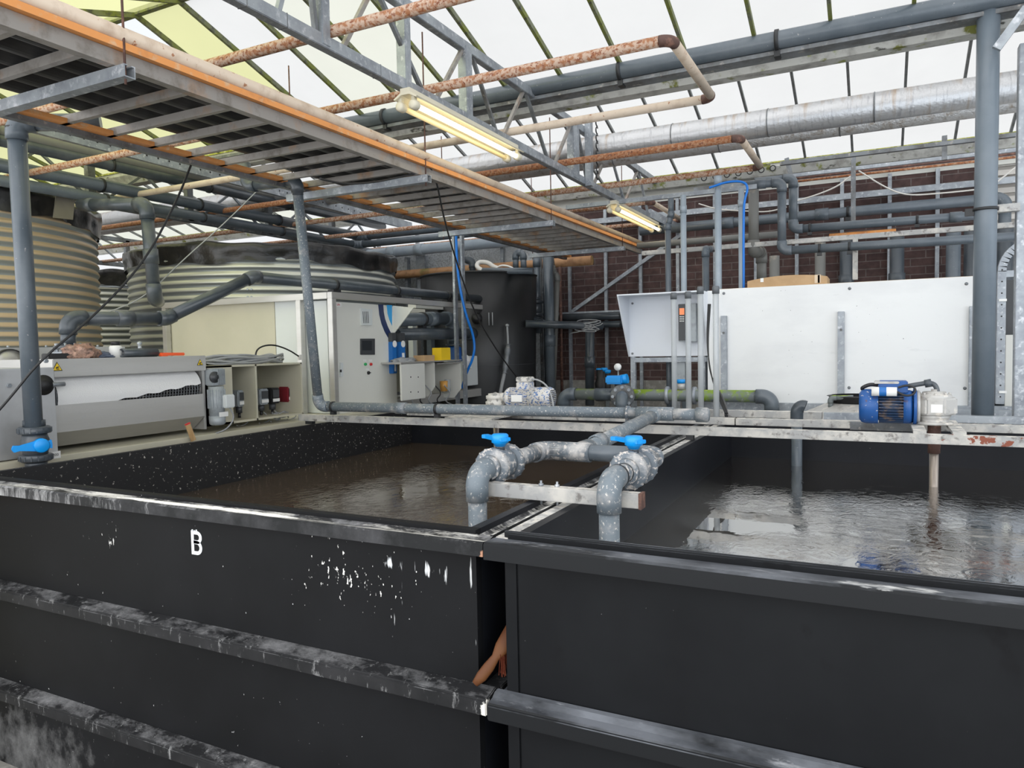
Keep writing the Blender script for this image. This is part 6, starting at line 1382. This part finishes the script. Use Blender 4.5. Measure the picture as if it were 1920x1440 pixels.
# ------------------------------------------------------------------ pipes and rails on the brick wall
def xrun(label, x0, x1, yl_, Y, r, ma='pvc', couplings=(), clamps=(), drop0=None, drop1=None, name='wall_pipe'):
    zm = AY((x0 + x1) / 2, yl_, Y).z; pts = [V((AY(x0, yl_, Y).x, Y, zm)), V((AY(x1, yl_, Y).x, Y, zm))]
    if drop0: pts.insert(0, pts[0] + V(drop0))
    if drop1: pts.append(pts[-1] + V(drop1))
    return pipe_run(label, pts, r, ma, couplings=couplings, clamps=clamps, name=name)
xrun('upper grey pipe crossing the brick wall with an elbow at its right end', 1200, 1884, 402, 8.15, .052, couplings=((0, .55), (0, .28)), clamps=((0, .62),), drop1=(0, 0, -.9))
xrun('dusty grey pipe crossing the lower brick wall from the tray end', 1195, 1458, 450, 7.2, .030, 'pvc_beige')
def rail(label, x0, x1, y_, Y, h, ma='steel', dep=.04):
    z = AY((x0 + x1) / 2, y_, Y).z; return one('strut_rail', MB().box((AY(x0, y_, Y).x, Y, z - h / 2), (AY(x1, y_, Y).x, Y + dep, z + h / 2)), ma, label, 'rail', bev=.002)
rail('long pale strut rail below the wall pipes', 1203, 1925, 447, 6.9, .042, 'beam')
rail('blue-grey strut rail from the roof truss to the first pipe elbows', 1060, 1419, 369, 6.7, .04, 'steel')
rail('thin upper strut rail in front of the eave gutter', 1462, 1905, 279, 7.2, .035, 'steel_dark')
rail('grey strut rail along the eave under the gutter', 1300, 1905, 322, 8.1, .05, 'steel_dark')
rail('galvanised tray rail at the eave, right half', 1480, 1905, 305, 7.9, .035, 'steel')
for i, (x_, y0_, y1_b, Y_) in enumerate(((1475, 297, 330, 7.6), (1600, 292, 425, 7.6), (1771, 255, 300, 7.6))):
    a = AY(x_, y0_, Y_); b = AY(x_ + (8 if i == 0 else 0), y1_b, Y_)
    one('hanger_strut', MB().bar(a, b, .04, .04, (0, 1, 0)), 'steel_dark', ['short dark strut hanging left of the eave rail', 'long strut hanging in front of the brick wall', 'short slanted strut hanging at the right of the eave'][i], 'strut')
q = AY(1604, 447, 6.9); one('hanger_strut', MB().box((q.x - .02, 6.85, AY(1604, 525, 6.9).z), (q.x + .02, 6.9, q.z + .0)), 'beam', 'pale strut standing on the white board under the strut rail', 'strut')
# rack of elbowed pipes
Yk = 6.75
def P(x, y, Y=Yk): return AY(x, y, Y)
pipe_run('grey pipe turning down in front and running right below the strut rail', [P(1400, 347), P(1466, 342), P(1466, 470), P(1930, 442)], .036, 'pvc', couplings=((0, .4),), clamps=((2, .17), (2, .3)), br=1.4)
pipe_run('grey pipe turning down behind and running right above the strut rail', [P(1415, 341, 7.0), P(1487, 334, 7.0), P(1487, 430, 7.0), P(1830, 404, 7.0)], .036, 'pvc', couplings=((2, .9),), clamps=((2, .1), (2, .7)), br=1.4)
pipe_run('grey vertical pipe from the rail ending in a backward elbow', [P(1413, 356, 6.95), P(1413, 473, 6.95), P(1428, 472, 7.3), P(1428, 530, 7.3)], .045, 'pvc_beige', br=1.3)
for x_, y0_, y1_b, Y_, r_, ma, lab in ((1258, 372, 592, 6.55, .026, 'pvc', 'leftmost thin grey upright with a kinked socket above the hood box'), (1281, 366, 592, 6.5, .026, 'pvc_light', 'second thin grey upright above the hood box'),
                                       (1346, 330, 556, 6.5, .029, 'pvc_light', 'tall pale grey upright in front of the strut rail'), (1390, 354, 556, 6.5, .025, 'pvc_light', 'pale upright carrying the blue hose')):
    a, b = P(x_, y0_, Y_), P(x_, y1_b, Y_)
    if x_ == 1258: pipe_run(lab, [a, (a.x, Y_, P(1, 405, Y_).z if 0 else P(1258, 402, Y_).z), (a.x - .03, Y_, P(1255, 425, Y_).z), (a.x - .03, Y_, 0)], r_, ma, br=1.2)
    else: pipe_run(lab, [a, (a.x, Y_, 0)], r_, ma, couplings=((0, .04),) if x_ != 1346 else ((0, .012),))
pipe_run('short grey swan-neck pipe behind the hood box', [V((P(1323, 556, 6.6).x, 6.6, 0)), P(1323, 468, 6.6), P(1336, 467, 7.0)], .031, 'pvc', br=1.3)
one('blue_hose', MB().tube(smooth_path([P(1330, 352, 6.45), P(1365, 340, 6.45), P(1395, 340, 6.45), P(1403, 352, 6.45), P(1396, 375, 6.45), P(1394, 400, 6.45), P(1394.5, 556, 6.45)]), .010, 8), 'hose_blue', 'blue hose over the strut rail running down the pale upright', 'hose')
for i, (x_, y0_, Y_, r_, ma) in enumerate(((1452, 480, 7.9, .05, 'pvc_beige'), (1538, 452, 7.9, .05, 'pvc_beige'), (1587, 445, 7.9, .060, 'pvc_dark'), (1682, 440, 7.9, .062, 'pvc_dark'), (1788, 432, 7.9, .060, 'pvc'), (1820, 432, 8.1, .055, 'pvc_dark'), (1885, 425, 8.0, .07, 'pvc_dark'))):
    a = P(x_, y0_, Y_); b = P(x_, 560, Y_)
    pipe_run(['dusty wide upright pipe behind the cardboard box, left', 'dusty wide upright pipe right of the box end', 'dark wide upright pipe with rounded coupling', 'dark wide upright pipe with pale seam above the white board', 'wide grey upright pipe nearest the thick post', 'dark wide upright hidden by the thick post', 'dark wide upright right of the thick post'][i], [a, (a.x, Y_, 0)], r_, ma, couplings=((0, .16),) if i in (2, 3) else ())
xrun('orange-brown wall pipe peeking under the strut rail', 1555, 1680, 441, 8.2, .04, 'steel_orange')
for i, (pts, ma, lab) in enumerate((([(1610, 320), (1660, 352), (1700, 367), (1760, 363), (1830, 356), (1850, 352)], 'cable_white', 'white cable sagging across the brick wall to the thick post'),
                                    ([(1490, 378), (1530, 366), (1570, 350), (1595, 330)], 'cable_white', 'short white cable sagging left of the long strut'),
                                    ([(1310, 382), (1345, 393), (1400, 396), (1440, 398), (1475, 388)], 'cable_white', 'white cable sagging behind the uprights'),
                                    ([(1865, 345), (1890, 325), (1915, 305)], 'cable_white', 'white cable rising right of the thick post'))):
    one('wall_cable', MB().tube(smooth_path([P(x, y, 7.4) for x, y in pts]), .007, 6), ma, lab, 'cable')
for i, (y_, ma) in enumerate(((312, 'rust_dark'), (318, 'rust_heavy'))):
    xrun(['rusty thin line along the eave', 'second rusty thin line just below it'][i], 1480, 1905, y_, 7.8, .012, ma)
rail('low grey strut rail on the far tank feet, right', 1690, 1925, 775, 6.0, .05, 'steel')
# small round clips along the eave gutter
for i in range(7):
    x_, y_ = 1320 + i * 21.5, 334 - i * 3.1; q = P(x_, y_, 8.2); c_ = MB().tube([q + V((.028 * math.cos(a), 0, .028 * math.sin(a))) for a in [2 * math.pi * k / 14 for k in range(15)]], .006, 6, cap=False)
    one('pipe_clip', c_, 'rubber', ['first', 'second', 'third', 'fourth', 'fifth', 'sixth', 'last'][i] + ' from the left of the open black pipe clips along the eave gutter', 'clip', 'pipe clips along the eave gutter')
